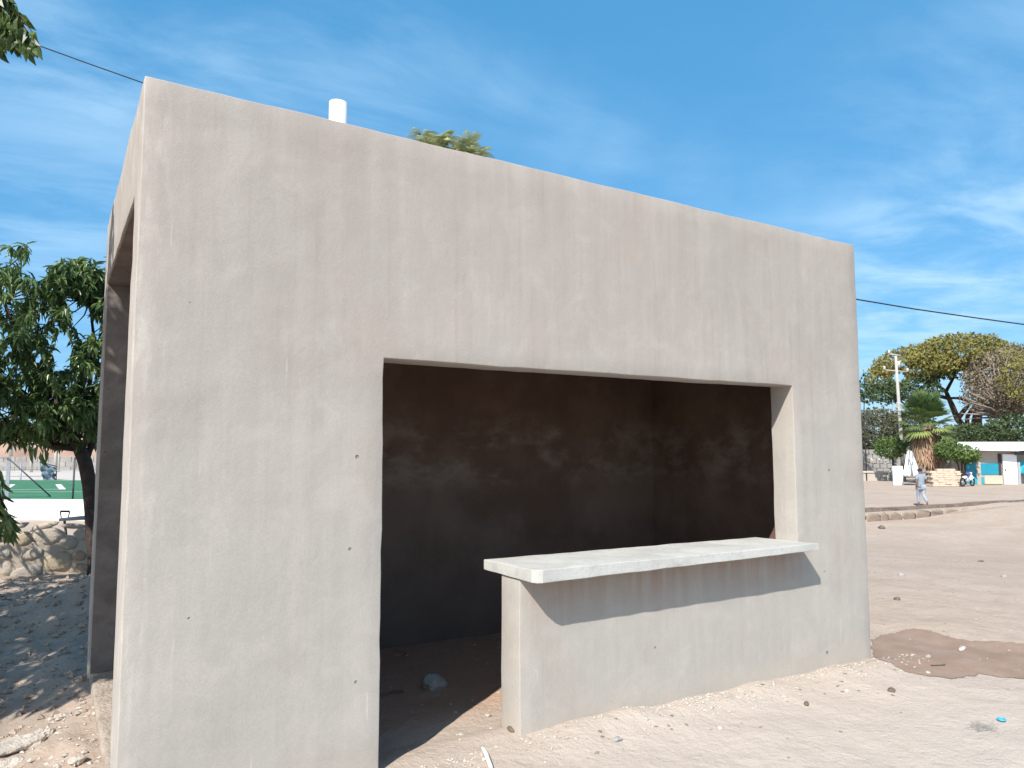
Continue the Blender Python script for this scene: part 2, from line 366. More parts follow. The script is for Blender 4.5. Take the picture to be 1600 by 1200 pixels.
# ------------------------------------------------------------------ terrain
K1, K2 = on(1355, 798, 2, -1.05), on(1600, 784, 2, -1.05)
KD = (K2-K1).xy.normalized(); KN = Vector((-KD.y, KD.x))
if KN.dot(FW.xy) < 0: KN = -KN
def kline(x, y):
    q = Vector((x, y))-K1.xy; return q.dot(KD), q.dot(KN)
def relief(x, y):
    r = math.hypot(x-CAM.x, y-CAM.y); k = 1-sstep(10, 26, r)*.6
    return (.035*nz(x, y, 3, .45)+.016*nz(x, y, 7, 1.7)+.007*nz(x, y, 1, 5.5))*k
def H(x, y):
    r = math.hypot(x-CAM.x, y-CAM.y)
    t, s = kline(x, y)
    a = .45*(1-sstep(2, 9, t)) if t > -6 else .45
    near = -(1.0+a)*sstep(7, 29, r)
    far = -1.05
    right = far if s > 0.0 else near
    if s > 0: right = far - .12*sstep(0, 25, s)
    # the left / rear: level up to the stone wall, lower behind it
    lw = sstep(3, -4, x - (y-8)*.62 - 5)                 # 1 on the left side
    left = -.62*sstep(8.05, 8.5, y)
    z = right*(1-lw)+left*lw
    z += -.015*max(0, min(x, 6)-2) * (1-sstep(7, 12, r))
    z += -.10*sstep(.05, -.5, x)*sstep(5.5, 3., y)*sstep(-6, -1, y)*1
    z += .42*math.exp(-((x-.5)**2/.5+(y-5.1)**2/.5))     # mound of earth at the tree foot
    f = relief(x, y)
    ins = sstep(.2, .5, x)*sstep(5.1, 4.9, x)*sstep(.1, .3, y)*sstep(2.7, 2.5, y)
    z += f*(1-.5*ins)-.02*ins
    # crumbled lip of soil against the front wall
    z += .035*math.exp(-((y+.10)/.16)**2)*sstep(1.9, 2.3, x)*sstep(5.5, 5.1, x)*(1+.9*nz(x, y, 2, 3.5))
    if -4 < x < .35 and y > 1.2:
        q = sstep(1.2, 2.4, y)*sstep(7.8, 7.2, y)
        z += q*(.055*abs(nz(x, y, 6, 2.2))+.03*nz(x, y, 2, 5.5)+.014*nz(x, y, 2, 12))
    if -1.3 < x < .1 and -1.5 < y < 2.2:
        q = sstep(2.2, 1.3, y)*sstep(-1.5, -.5, y)
        z += q*(.045*abs(nz(x, y, 4, 5))+.036*nz(x, y, 9, 10)+.02)
    return z
def axis(lo, hi, f0, f1, step, grow=1.22, cap=.3, far=30):
    a = [f0+step*i for i in range(int((f1-f0)/step)+1)]
    s = step; x = a[-1]
    while x < hi: s = min(s*grow, cap if x < far else 40); x += s; a.append(x)
    s = step; x = f0; b = []
    while x > lo: s = min(s*grow, 40); x -= s; b.append(x)
    return b[::-1]+a
xs = axis(-500, 700, -1.6, 9.5, .055, 1.09); ys = axis(-300, 700, -1.6, 8.8, .055, 1.09, .4, 20)
V = [(x, y, H(x, y)) for y in ys for x in xs]; nx = len(xs)
Fc = [(j*nx+i, j*nx+i+1, (j+1)*nx+i+1, (j+1)*nx+i) for j in range(len(ys)-1) for i in range(nx-1)]
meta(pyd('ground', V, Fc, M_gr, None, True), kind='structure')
def gp(u, v):                                    # the point of the ground seen at pixel (u,v)
    d = ray(u, v); t = .5
    while t < 400:
        p = CAM+d*t
        if p.z < H(p.x, p.y):
            a, b = t-max(.02, t*.01), t
            for _ in range(18):
                c = (a+b)/2; q = CAM+d*c
                if q.z < H(q.x, q.y): b = c
                else: a = c
            q = CAM+d*b; return Vector((q.x, q.y, H(q.x, q.y)))
        t += max(.02, t*.01)
    return CAM+d*t
# damp patch on the soil
W_KIOSK = 5.26
outl = [(1362, 1003), (1380, 992), (1407, 987), (1425, 983), (1449, 985), (1476, 994), (1518, 1002), (1554, 1002), (1600, 1006), (1680, 1012), (1760, 1030), (1790, 1060),
        (1740, 1090), (1660, 1078), (1600, 1062), (1560, 1057), (1528, 1053), (1509, 1060), (1485, 1061), (1449, 1057), (1419, 1051), (1398, 1041), (1380, 1032), (1364, 1027)]
poly = [gp(u, v).xy for u, v in outl]
def inside(x, y):
    x += .030*nz(x, y, 3, 6)+.018*nz(x, y, 8, 19)+.010*nz(x, y, 1, 55); y += .034*nz(x, y, 5, 6)+.020*nz(x, y, 2, 21)+.012*nz(x, y, 7, 60); r = False
    for k in range(len(poly)):
        a, b = poly[k-1], poly[k]
        if (a.y > y) != (b.y > y) and x < (b.x-a.x)*(y-a.y)/(b.y-a.y)+a.x: r = not r
    return r
GS = .012; X0, Y0 = min(p.x for p in poly)-.05, min(p.y for p in poly)-.05
NXW, NYW = int((max(p.x for p in poly)-X0+.05)/GS), int((max(p.y for p in poly)-Y0+.05)/GS)
idx = {}; V = []; Fc = []
def wv(i, j):
    if (i, j) not in idx: x, y = X0+i*GS, Y0+j*GS; idx[(i, j)] = len(V); V.append((x, y, H(x, y)+.004))
    return idx[(i, j)]
for i in range(NXW):
    for j in range(NYW):
        x_ = X0+(i+.5)*GS
        if inside(x_, Y0+(j+.5)*GS) and not (x_ < W_KIOSK and Y0+j*GS > -.01): Fc.append((wv(i, j), wv(i+1, j), wv(i+1, j+1), wv(i, j+1)))
wet = pyd('wet_ground', V, Fc, M_wet, None, True); meta(wet, kind='structure')

# ------------------------------------------------------------------ the kiosk
def cells(name, XS, YS, ZS, solid, mt, parent, bev=.008, amp=.003, seed=0, jag=0.):
    nx, ny, nzn = len(XS)-1, len(YS)-1, len(ZS)-1
    cx = [(XS[i]+XS[i+1])/2 for i in range(nx)]; cy = [(YS[i]+YS[i+1])/2 for i in range(ny)]; cz_ = [(ZS[i]+ZS[i+1])/2 for i in range(nzn)]
    so = {(i, j, k) for i in range(nx) for j in range(ny) for k in range(nzn) if solid(cx[i], cy[j], cz_[k])}
    idx = {}; V = []; Fc = []
    def vi(i, j, k):
        if (i, j, k) not in idx: idx[(i, j, k)] = len(V); V.append(Vector((XS[i], YS[j], ZS[k])))
        return idx[(i, j, k)]
    for (i, j, k) in so:
        if (i-1, j, k) not in so: Fc.append((vi(i, j, k), vi(i, j, k+1), vi(i, j+1, k+1), vi(i, j+1, k)))
        if (i+1, j, k) not in so: Fc.append((vi(i+1, j, k), vi(i+1, j+1, k), vi(i+1, j+1, k+1), vi(i+1, j, k+1)))
        if (i, j-1, k) not in so: Fc.append((vi(i, j, k), vi(i+1, j, k), vi(i+1, j, k+1), vi(i, j, k+1)))
        if (i, j+1, k) not in so: Fc.append((vi(i, j+1, k), vi(i, j+1, k+1), vi(i+1, j+1, k+1), vi(i+1, j+1, k)))
        if (i, j, k-1) not in so: Fc.append((vi(i, j, k), vi(i, j+1, k), vi(i+1, j+1, k), vi(i+1, j, k)))
        if (i, j, k+1) not in so: Fc.append((vi(i, j, k+1), vi(i+1, j, k+1), vi(i+1, j+1, k+1), vi(i, j+1, k+1)))
    for v in V:
        o = Vector((nz(v.x+9, v.y, v.z+seed, 1.3), nz(v.x, v.y+7, v.z+seed, 1.3), nz(v.x, v.y, v.z+5+seed, 1.3)))*amp*1.6
        o += Vector((nz(v.x+9, v.y, v.z+seed, 7), nz(v.x, v.y+7, v.z+seed, 7), nz(v.x, v.y, v.z+5+seed, 7)))*(amp*.7+jag)
        v += o
    me = bpy.data.meshes.new(name); me.from_pydata(V, [], Fc); bm = bmesh.new(); bm.from_mesh(me); bpy.data.meshes.remove(me)
    es = [e for e in bm.edges if len(e.link_faces) == 2 and e.link_faces[0].normal.dot(e.link_faces[1].normal) < .3]
    bmesh.ops.bevel(bm, geom=es, offset=bev, segments=2, affect='EDGES', profile=.6)
    return fin(name, bm, mt, parent, True)
def span(stops, step):
    a = [stops[0]]
    for s, e in zip(stops, stops[1:]):
        n = max(1, round((e-s)/step)); a += [s+(e-s)*(i+1)/n for i in range(n)]
    return a
K = empty('concrete_kiosk', (0, 0, 0), 'unfinished grey cement-rendered kiosk with a flat top, doorway and serving hatch', 'kiosk')
SD0, SD1, SDZ = .30, 2.50, 2.80
YB = 2.22
CW0 = 1.972
def solid(x, y, z):
    if y < TH:   return not (OX0 < x < OX1 and z < OZ) or (CW0 < x < OX1 and z < .866)
    if y > YB:
        return not (x < TH and SD0 < y < SD1 and z < SDZ)
    if x < TH:   return not (SD0 < y < SD1 and z < SDZ)
    return x > W-TH
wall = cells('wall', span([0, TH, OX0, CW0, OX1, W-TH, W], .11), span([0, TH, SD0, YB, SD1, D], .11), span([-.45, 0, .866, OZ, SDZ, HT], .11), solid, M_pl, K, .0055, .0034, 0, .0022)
box_o('roof_slab', (TH+.001, TH+.001, 2.85), (W-TH-.001, YB-.001, 3.0), M_in, K)
# linings coloured dark to deepen the shade in the room
box_o('light_stop_wall', (TH+.002, TH+.02, -.3), (TH+.14, YB-.03, 2.849), M_in, K)  # added unseen wall, closes the side opening to keep the room dark
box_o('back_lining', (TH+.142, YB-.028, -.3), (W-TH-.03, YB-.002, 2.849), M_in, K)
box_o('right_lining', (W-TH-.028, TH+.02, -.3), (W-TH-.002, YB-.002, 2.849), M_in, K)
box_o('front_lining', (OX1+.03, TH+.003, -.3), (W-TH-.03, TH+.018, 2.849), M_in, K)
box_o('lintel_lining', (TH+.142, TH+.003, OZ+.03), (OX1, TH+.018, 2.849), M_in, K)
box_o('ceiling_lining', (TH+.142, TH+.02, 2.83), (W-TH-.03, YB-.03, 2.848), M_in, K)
# counter
P = .180
def slab_solid(x, y, z): return True
YSB = .385
sl_ = cells('counter_top', span([1.962, OX1-.004], .045), span([-P, YSB], .045), span([.868, .940], .036), slab_solid, M_slab, K, .0045, .0014, 9, .0022)
sl_.data.polygons.foreach_set('use_smooth', [False]*len(sl_.data.polygons))
me = sl_.data                                     # chipped front left corner of the slab, tilted a touch down to the right
for v in me.vertices:
    x, y, z = v.co
    c = (x-1.962)+(y+P)
    if c < .04: k = (.04-c)/2; v.co.x += k; v.co.y += k*.6
    if z > .9: v.co.z -= (x-1.962)*.010 + max(0, y+P)*.022
M_reveal = cement('shade_dark_reveal', (.15, .132, .122), (.21, .188, .175))  # dark sheets put the side doorway's shade into the colour
box_o('jamb_shade_sheet', (.014, SD1-.016, .0), (TH-.001, SD1-.003, SDZ-.012), M_reveal, K)
box_o('soffit_shade_sheet', (.014, SD0+.004, SDZ-.011), (TH-.001, SD1-.018, SDZ-.002), M_reveal, K)
sw = cells('threshold', span([.012, TH], .05), span([SD0+.02, SD1-.02], .08), span([-.3, .045], .08), lambda x, y, z: True, M_sill, K, .02, .01, 5, .012)
# pvc vent on the roof
pb = on(528, 184, 1, .42); bm = bmesh.new(); pc = Vector((pb.x, .42, 0)); rr = .0505
for (r0, z0, r1, z1) in []: pass
zt = on(528, 161, 1, .42).z
prof = [(rr, 2.9), (rr, zt), (rr-.006, zt+.002), (rr-.007, zt-.25)]
rings = [[bm.verts.new((pc.x+r*math.cos(a*math.pi/14), pc.y+r*math.sin(a*math.pi/14), z)) for a in range(28)] for r, z in prof]
for a, b in zip(rings, rings[1:]):
    for i in range(28): bm.faces.new((a[i], a[(i+1) % 28], b[(i+1) % 28], b[i]))
fin('vent_pipe', bm, M_pvc, K, True)
# torn-open conduit box on the back wall of the room
q = on(1197, 716, 1, YB-.04)
bx = bmesh.new(); 
for i in range(7): box(bx, (q.x-.05+random.uniform(-.03, .03), YB-.05, q.z-.16+i*.04), (q.x+.05+random.uniform(-.02, .03), YB-.029+random.uniform(-.004, .004), q.z-.12+i*.045))
fin('conduit_recess', bx, mat('dark_red_brick', (.06, .02, .016), .95, .1), K)

# ------------------------------------------------------------------ foliage machinery
LEAF_M = {}
def leaf_geo(L_, w_, fold=.25, droop=.25):
    return [Vector((0, 0, 0)), Vector((-w_/2, L_*.38, fold*w_)), Vector((w_/2, L_*.38, fold*w_)), Vector((0, L_*.42, 0)), Vector((-w_*.3, L_*.75, fold*w_*.6-droop*L_*.4)), Vector((w_*.3, L_*.75, fold*w_*.6-droop*L_*.4)), Vector((0, L_, -droop*L_))], \
        [(0, 3, 1), (0, 2, 3), (1, 3, 6, 4), (3, 2, 5, 6)]
def leaves(specs, L_, w_, fold=.25, droop=.3):
    """specs: (position, direction, up, scale, var)"""
    lv, lf = leaf_geo(L_, w_, fold, droop); V = []; Fc = []; var = []
    for p, d, u, s, c in specs:
        d = d.normalized(); x = d.cross(u)
        if x.length < 1e-3: x = d.cross(Vector((1, .3, 0)))
        x.normalize(); z = x.cross(d); b = len(V)
        for q in lv: V.append(p+(x*q.x+d*q.y+z*q.z)*s)
        for f in lf: Fc.append(tuple(b+i for i in f)); var.append(c)
    return V, Fc, var
def rdir():
    while 1:
        v = Vector((random.uniform(-1, 1), random.uniform(-1, 1), random.uniform(-1, 1)))
        if .05 < v.length < 1: return v.normalized()
def whorl(p, n, s=1., droopy=.6, tone=None):
    out = []; ax = (rdir()*.7+Vector((0, 0, .4))).normalized(); t0 = random.random() if tone is None else tone
    for i in range(n):
        d = (rdir()+ax*.3+Vector((0, 0, -droopy))).normalized()
        out.append((p+rdir()*.03*s, d, Vector((0, 0, 1))+rdir()*.3, s*random.uniform(.7, 1.15), min(1, max(0, t0*.7+random.uniform(0, .3)))))
    return out
def single_leaves(parent, specs, L_, w_, mt, name='leaf'):
    """each leaf an object sharing one of a few meshes"""
    base = []
    for k in range(5):
        lv, lf = leaf_geo(L_, w_, .2+.1*random.random(), .15+.1*k)
        me = bpy.data.meshes.new(name); me.from_pydata([tuple(v) for v in lv], [], lf); me.materials.append(mt)
        a = me.attributes.new('var', 'FLOAT', 'FACE'); a.data.foreach_set('value', [.1+.2*k]*len(lf)); base.append(me)
    inv = parent_inv(parent)
    for p, d, u, s, c in specs:
        o = bpy.data.objects.new(name, base[min(4, int(c*5))]); C.objects.link(o)
        d = d.normalized(); x = d.cross(u)
        if x.length < 1e-3: x = d.cross(Vector((1, .3, 0)))
        x.normalize(); z = x.cross(d)
        Mx = Matrix((x*s, d*s, z*s)).transposed().to_4x4(); Mx.translation = p
        o.parent = parent; o.matrix_local = inv @ Mx
def blob(u, v, ru, rv, dep, rd, n, surf=.5, flat=0.):
    c = pt(u, v, dep); k = dep/F; P_ = []
    hF = Vector((FW.x, FW.y, 0)).normalized()
    for _ in range(n):
        d = rdir(); r = random.random()**(1/3)*(1-surf)+surf*random.uniform(.85, 1.05)
        if flat and d.z < 0: d.z *= (1-flat)
        P_.append(c+RT*(d.x*ru*k*r)+Vector((0, 0, 1))*(d.z*rv*k*r)+hF*(d.y*rd*r))
    return P_
def far_foliage(pts_, size, tone=None, lump=1.2):
    sp = []
    for p in pts_:
        t = .5+.5*nz(p.x, p.y, p.z, .8/lump)+random.uniform(-.25, .25)
        d = (rdir()+Vector((0, 0, .25))).normalized()
        sp.append((p, d, rdir(), size*random.uniform(.6, 1.3), max(0, min(1, t))))
    return leaves(sp, 1., .55, .15, .15)
def tree(name, label, cat, loc, trunks, fol, fmat, fsize, bark=M_bark2, group=None, lump=1.2, frac=None):
    T = empty(name, loc, label, cat, group)
    bm = bmesh.new()
    for pth, rad in trunks: tube(bm, pth, rad, 7)
    fin('trunk', bm, bark, T, True)
    V, Fc, var = far_foliage(fol, fsize, lump=lump)
    meta(pyd('crown', V, Fc, fmat, T, False, var), kind='stuff')
    return T
def gz(p): return Vector((p.x, p.y, H(p.x, p.y)))

# ------------------------------------------------------------------ mango tree behind the stone kiosk's left side
MD = 8.6
base = gz(pt(150, 955, 8.3)); 
T = empty('mango_tree', base, 'dark leaning mango tree with drooping leaves, left of the kiosk', 'tree')
tp = [base+Vector((0.02, 0, -.15)), pt(150, 900, MD), pt(147, 850, MD), pt(144, 800, MD), pt(140, 758, MD), pt(133, 722, MD), pt(124, 700, MD), pt(111, 680, MD), pt(98, 655, MD), pt(88, 620, MD+.1), pt(75, 570, MD+.1), pt(60, 520, MD)]
bm = bmesh.new(); tube(bm, tp, [.13, .10, .085, .08, .078, .078, .072, .06, .05, .04, .03, .018], 12); fin('trunk', bm, M_bark, T, True)
brs = [([tp[6]+Vector((0, 0, .0)), pt(98, 699, MD-.05), pt(70, 694, MD-.1), pt(45, 682, MD-.2), pt(15, 669, MD-.3), pt(-20, 650, MD-.3), pt(-60, 620, MD-.3)], [.05, .036, .034, .03, .026, .02, .012]),
       ([pt(70, 694, MD-.1), pt(85, 686, MD-.1), pt(98, 682, MD-.15), pt(112, 690, MD-.1)], [.02, .02, .02, .02]),
       ([tp[7], pt(125, 650, MD+.1), pt(140, 600, MD+.1), pt(148, 540, MD+.2), pt(140, 470, MD+.2)], [.04, .032, .026, .02, .012]),
       ([tp[5], pt(145, 690, MD+.2), pt(160, 640, MD+.3), pt(180, 560, MD+.4)], [.045, .036, .03, .016]),
       ([tp[9], pt(60, 580, MD-.2), pt(30, 530, MD-.3), pt(5, 470, MD-.3), pt(-30, 430, MD-.3)], [.03, .026, .022, .016, .01]),
       ([tp[8], pt(60, 630, MD-.3), pt(20, 600, MD-.4), pt(-30, 560, MD-.5)], [.03, .022, .018, .01])]
for pth, rad in brs:
    bm = bmesh.new(); tube(bm, pth, rad, 8); fin('branch', bm, M_bark, T, True)
holes_px = [(128, 497, 18, 22), (148, 512, 12, 14), (100, 545, 13, 28), (112, 470, 10, 12), (30, 460, 8, 9), (70, 500, 8, 7), (140, 590, 7, 8), (40, 610, 8, 6), (62, 405, 17, 34), (92, 555, 10, 12), (75, 395, 14, 12), (60, 560, 7, 9), (8, 640, 10, 9), (48, 655, 7, 6), (15, 545, 6, 10), (108, 600, 6, 7), (82, 617, 9, 7)]
def vis_ok(p):
    u, v = proj(p)
    for a, b, ra, rb in holes_px:
        if ((u-a)/ra)**2+((v-b)/rb)**2 < 1: return False
    if u > -60 and v > 700: return False
    if u > 0 and v < 372+ (0 if u < 40 else (u-40)*1.7 if u < 62 else 30): return False
    if u > 88 and v < 402: return False
    return True
cl = blob(15, 540, 150, 165, MD-.3, 1.2, 350, .25)+blob(130, 560, 90, 150, MD+.3, 1.1, 300, .3)+blob(-90, 560, 130, 170, MD-.2, 1.4, 170, .2)+blob(60, 640, 110, 55, MD, .9, 200, .2)+blob(130, 450, 45, 50, MD+.2, .7, 150, .2)+blob(220, 520, 70, 130, MD+.8, 1.1, 200, .2)
sp = []
for p in cl:
    if not vis_ok(p): continue
    tone = max(0, min(1, .45+.9*nz(p.x, p.y, p.z, 1.1)+random.uniform(-.2, .2)))
    sp += [q for q in whorl(p, 11, 1., .75, tone) if vis_ok(q[0]+q[1]*.07)]
# hanging sprig under the branch
for (u, v) in [(45, 693), (52, 700), (64, 705), (66, 708), (70, 700), (60, 694)]: sp.append((pt(u, v, MD-.2), Vector((random.uniform(-.3, .3), 0, -1)), Vector((random.uniform(-1, 1), -1, 0)), 1.25, .75))
vis = [q for q in sp if 0 < proj(q[0])[0] < 165 and 360 < proj(q[0])[1] < 730]
vis.sort(key=lambda q: (q[0]-CAM).dot(FW)); one = vis[:280]+vis[-6:]; ids = {id(q) for q in one}
single_leaves(T, one, .15, .042, M_leaf)
rest = [q for q in sp if id(q) not in ids]
V, Fc, var = leaves(rest, .15, .042); meta(pyd('foliage', V, Fc, M_leaf, T, False, var), kind='stuff')
tg = bmesh.new()
for p in cl[::6]:
    if vis_ok(p) :
        b = min((q for pth, _ in brs for q in pth), key=lambda q: (q-p).length)
        m_ = (b+p)/2+rdir()*.08; tube(tg, [b, m_, p], [.011, .008, .004], 5)
meta(fin('twigs', tg, M_bark, T, True), kind='stuff')

# ------------------------------------------------------------------ shade tree out of frame at the left; its drooping sprays reach into the picture
TB = gz(Vector((-3.7, 2.6, 0)))
T = empty('shade_tree', TB, 'leafy overhanging branch ends of a shade tree at the upper left edge', 'tree')
bm = bmesh.new()
tube(bm, [TB-Vector((0, 0, .2)), TB+Vector((.05, .1, 1)), TB+Vector((.2, .0, 2.0)), TB+Vector((.3, .1, 3.2)), TB+Vector((.4, 0, 4.6))], [.24, .18, .16, .12, .05], 12)
fin('trunk', bm, M_bark, T, True)
e1, e2 = pt(4, 12, 5.2), pt(-12, 800, 5.4)
e0 = TB+Vector((.3, .1, 3.2)); e00 = TB+Vector((.2, 0, 2.1))
limbs = [[e0, e0.lerp(e1, .5)+Vector((0, 0, .5)), pt(-60, -70, 5.2), e1], [e00, e00.lerp(e2, .5)+Vector((0, 0, .35)), pt(-60, 640, 5.4), pt(-18, 720, 5.4)],
         [e0, TB+Vector((.9, -1.6, 4.0)), TB+Vector((1.2, -2.4, 4.3))], [e0, TB+Vector((.8, 1.8, 3.8)), TB+Vector((1.1, 3.0, 3.9))], [e0, TB+Vector((-1.2, .5, 4.2)), TB+Vector((-2, .7, 4.4))]]
for l in limbs: tube_o('branch', l, [.09, .05, .03, .02][:len(l)], M_bark, T)
sp = []
def ell(c, r, n):
    o = []
    for _ in range(n):
        d = rdir(); k = random.random()**.45
        o.append(Vector((c[0]+d.x*r[0]*k, c[1]+d.y*r[1]*k, c[2]+d.z*r[2]*k)))
    return o
crown = ell((-3.3, 2.7, 3.7), (1.9, 2.7, 1.35), 800)+ell((-2.7, 1.5, 4.4), (1.5, 1.5, .95), 260)+ell((-2.35, 1.15, 3.8), (.75, .85, 1.7), 420)
for p in crown:
    u, v = proj(p)
    if u > -25: continue
    sp += whorl(p, 10, 1., .5, max(0, min(1, .5+.8*nz(p.x, p.y, p.z, 1.1))))
V, Fc, var = leaves(sp, .19, .062); meta(pyd('foliage', V, Fc, M_lf_top, T, False, var), kind='stuff')
spray = []
def string(px, dep, n, s, side=1):
    P_ = [pt(u, v, dep) for u, v in px]
    for i in range(n):
        t = i/n*(len(P_)-1); a = int(t); p = P_[a].lerp(P_[a+1], t-a)
        d = (Vector((0, 0, -1))+RT*random.uniform(-.55, .75)+FW*random.uniform(-.5, .5)).normalized()
        spray.append((p+rdir()*.012, d, -FW+rdir()*.6, s*random.uniform(.8, 1.2), random.choice([.05, .2, .3, .5, .9])))
D1 = 4.9
for px, nn in (([(-10, -10), (12, 20), (22, 45), (30, 65)], 22), ([(10, -15), (28, 22), (42, 50), (46, 78)], 24), ([(-5, 30), (14, 50), (26, 66)], 16), ([(20, 5), (38, 34), (52, 52), (60, 82)], 9), ([(-30, 20), (-5, 55), (-4, 70)], 12), ([(0, -20), (6, 30), (20, 60)], 22)):
    string(px, D1, nn, 1.0)
    tube_o('twig', [pt(u, v, D1) for u, v in px], .0035, M_bark, T, 5)
single_leaves(T, spray, .115, .062, M_lf_top); spray.clear()
D2 = 5.3
for px, nn in (([(-40, 700), (-16, 745), (-6, 790), (-2, 825)], 34), ([(-25, 720), (-2, 770), (8, 800), (16, 825)], 30), ([(-18, 690), (-6, 715), (2, 745), (4, 770)], 16), ([(-50, 740), (-20, 790), (-10, 830)], 26), ([(-20, 760), (0, 795), (18, 812), (22, 830)], 18)):
    string(px, D2, nn, 1.1)
    tube_o('twig', [pt(u, v, D2) for u, v in px], .0035, M_bark, T, 5)
single_leaves(T, spray, .13, .034, M_leaf); spray.clear()

# feathery tree showing over the roof
fd = 15.; ft = gz(pt(700, 760, fd))
T = empty('feathery_tree', ft, 'feathery treetop just showing over the kiosk roof edge', 'tree')
bm = bmesh.new(); top = pt(700, 262, fd); tube(bm, [ft, ft.lerp(top, .5)+Vector((.2, 0, 0)), top], [.2, .14, .06], 9)
fin('trunk', bm, M_bark2, T, True)
fr = bmesh.new(); V = []; Fc = []; var = []
def frond(p, d, Lf, tone, big=1.):
    n = 13; pos = p.copy(); dd = d.normalized()
    for i in range(n):
        t = i/n; pos = pos+dd*(Lf/n); dd = (dd+Vector((0, 0, -.11))).normalized()
        s = dd.cross(Vector((0, 0, 1)));
        if s.length < .01: s = Vector((1, 0, 0))
        s.normalize(); ll = Lf*.33*math.sin(math.pi*min(.97, t*.85+.12))*big
        for sg in (-1, 1):
            a = pos; e = pos+(s*sg+dd*.35+Vector((0, 0, -.45))).normalized()*ll; wv = dd*(Lf/n*.42); b = len(V)
            V.extend([a-wv, a+wv, e+wv*.3, e-wv*.3]); Fc.append((b, b+1, b+2, b+3)); var.append(max(0, min(1, tone+random.uniform(-.2, .2))))
for i in range(62):
    u = random.uniform(655, 752); v = 212+(u-655)*.21+random.uniform(-3, 30); c = pt(u, v, fd+random.uniform(-.9, .9))
    for k in range(4):
        a = random.random()*6.28
        frond(c, Vector((math.cos(a), math.sin(a), random.uniform(.25, .9))), random.uniform(.22, .42), random.random()**2)
for u, v in ((683, 232), (687, 218), (729, 240), (733, 226), (686, 228)):
    c = pt(u, v, fd)
    for k in range(6):
        a = random.random()*6.28; frond(c, Vector((math.cos(a)*.5, math.sin(a)*.5, .9)), .36, .85, 1.3)
meta(pyd('crown', V, Fc, M_lf_f, T, False, var), kind='stuff'); fr.free()
bm = bmesh.new()
for u, v in ((665, 215), (690, 205), (718, 218), (745, 230)): tube(bm, [top, pt(u, v+12, fd)], [.05, .015], 6)
fin('limbs', bm, M_bark2, T, True)

# ------------------------------------------------------------------ stone wall at the left
WY = 7.72
def rock_mesh(name, sx, sy, sz, seed, sub=2, rough=.18, mt=None):
    bm = bmesh.new(); bmesh.ops.create_icosphere(bm, subdivisions=sub, radius=1)
    for v in bm.verts:
        c = v.co; k = 1+rough*1.6*nz(c.x+seed*3.1, c.y, c.z, 1.1)+rough*.7*nz(c.x, c.y+seed, c.z, 3.1)
        c = c*k; m8 = max(abs(c.x), abs(c.y), abs(c.z)); c = c*(1+.18*(1-m8)); v.co = Vector((c.x*sx, c.y*sy, c.z*sz))
    me = bpy.data.meshes.new(name); bm.to_mesh(me); bm.free()
    if mt: me.materials.append(mt)
    me.polygons.foreach_set('use_smooth', [True]*len(me.polygons)); return me
SW = empty('stone_wall', (0, WY, 0), 'low mortared stone retaining wall at the left edge below the pitch', 'wall')
xs_ = span([-5.5, -1.5, 1.5, 6], .07); zs_ = span([-.55, -.2, .44], .06)
def wcell(x, y, z): return True
mort = cells('mortar', xs_, span([WY, WY+.42], .1), zs_, wcell, M_mortar, SW, .03, .012, 2, .010)
stones = []
rnd = random.Random(4)
def stone(cx, cz_, sx, sz, k, yy=.0):
    me = rock_mesh('stone', sx, .034, sz, rnd.random()*50, 2, .2, M_st[k])
    o = bpy.data.objects.new('stone', me); C.objects.link(o); o.parent = SW; o.location = (cx, .008+yy, cz_); o.rotation_euler = (0, rnd.uniform(-.3, .3), 0)
# the stones one can tell apart, at their pixels
for u, v, w_, h_, k in ((36, 842, 24, 22, 0), (42, 895, 44, 22, 1), (90, 878, 38, 32, 0), (75, 838, 40, 26, 2), (50, 865, 30, 18, 2), (108, 848, 26, 22, 1), (130, 835, 26, 20, 1), (124, 868, 18, 16, 3), (130, 888, 24, 16, 3), (5, 866, 22, 20, 1), (8, 890, 24, 22, 2), (10, 838, 24, 18, 2), (70, 822, 36, 9, 2), (115, 822, 34, 8, 1), (28, 822, 30, 8, 2)):
    q = on(u, v, 1, WY); kk = (q-CAM).dot(FW)/F
    stone(q.x, q.z, w_*kk*.54, h_*kk*.54, k)
for i in range(90):
    cx = rnd.uniform(-5.4, 5.9); cz_ = rnd.uniform(-.1, .38)
    if -1.05 < cx < .4: continue
    stone(cx, cz_, rnd.uniform(.09, .17), rnd.uniform(.07, .11), rnd.randrange(4))
# tools on top of it
def wt(u, v, y): return on(u, v, 1, y)
Sh = empty('shovel', wt(100, 812, WY+.30), 'dark D-shaped shovel handle poking up above the stone wall', 'shovel')
a, b, c, d = wt(96, 811, WY+.46), wt(94, 799, WY+.46), wt(109, 799, WY+.46), wt(106, 811, WY+.46)
tube_o('grip', [b, c], .014, M_cap, Sh)
tube_o('yoke', [b, a.lerp(b, .3), a, a.lerp(d, .5)+Vector((0, 0, -.03)), d, d.lerp(c, .7), c], .008, M_cap, Sh)
tube_o('shaft', [a.lerp(d, .5)+Vector((0, 0, -.03)), a.lerp(d, .5)+Vector((.1, .25, -.7))], .016, M_twig, Sh)
e, f_ = wt(92, 812, WY+.2), wt(160, 809, WY+.2)
Mx = Matrix.Identity(4)
bx_ = bmesh.new(); tube(bx_, [e, e.lerp(f_, .5)+Vector((0, 0, .01)), f_], [.02, .028, .028], 8); o = fin('steel_bar', bx_, M_galv, None, True); meta(o, 'long grey metal bar lying on top of the stone wall', 'bar')
q = wt(141, 812, WY+.15); o = box_o('dark_block', (q.x-.05, q.y-.05, q.z-.01), (q.x+.07, q.y+.07, q.z+.12), M_brown, None, None, .008); meta(o, 'small dark block on the stone wall top by the tree trunk', 'block')

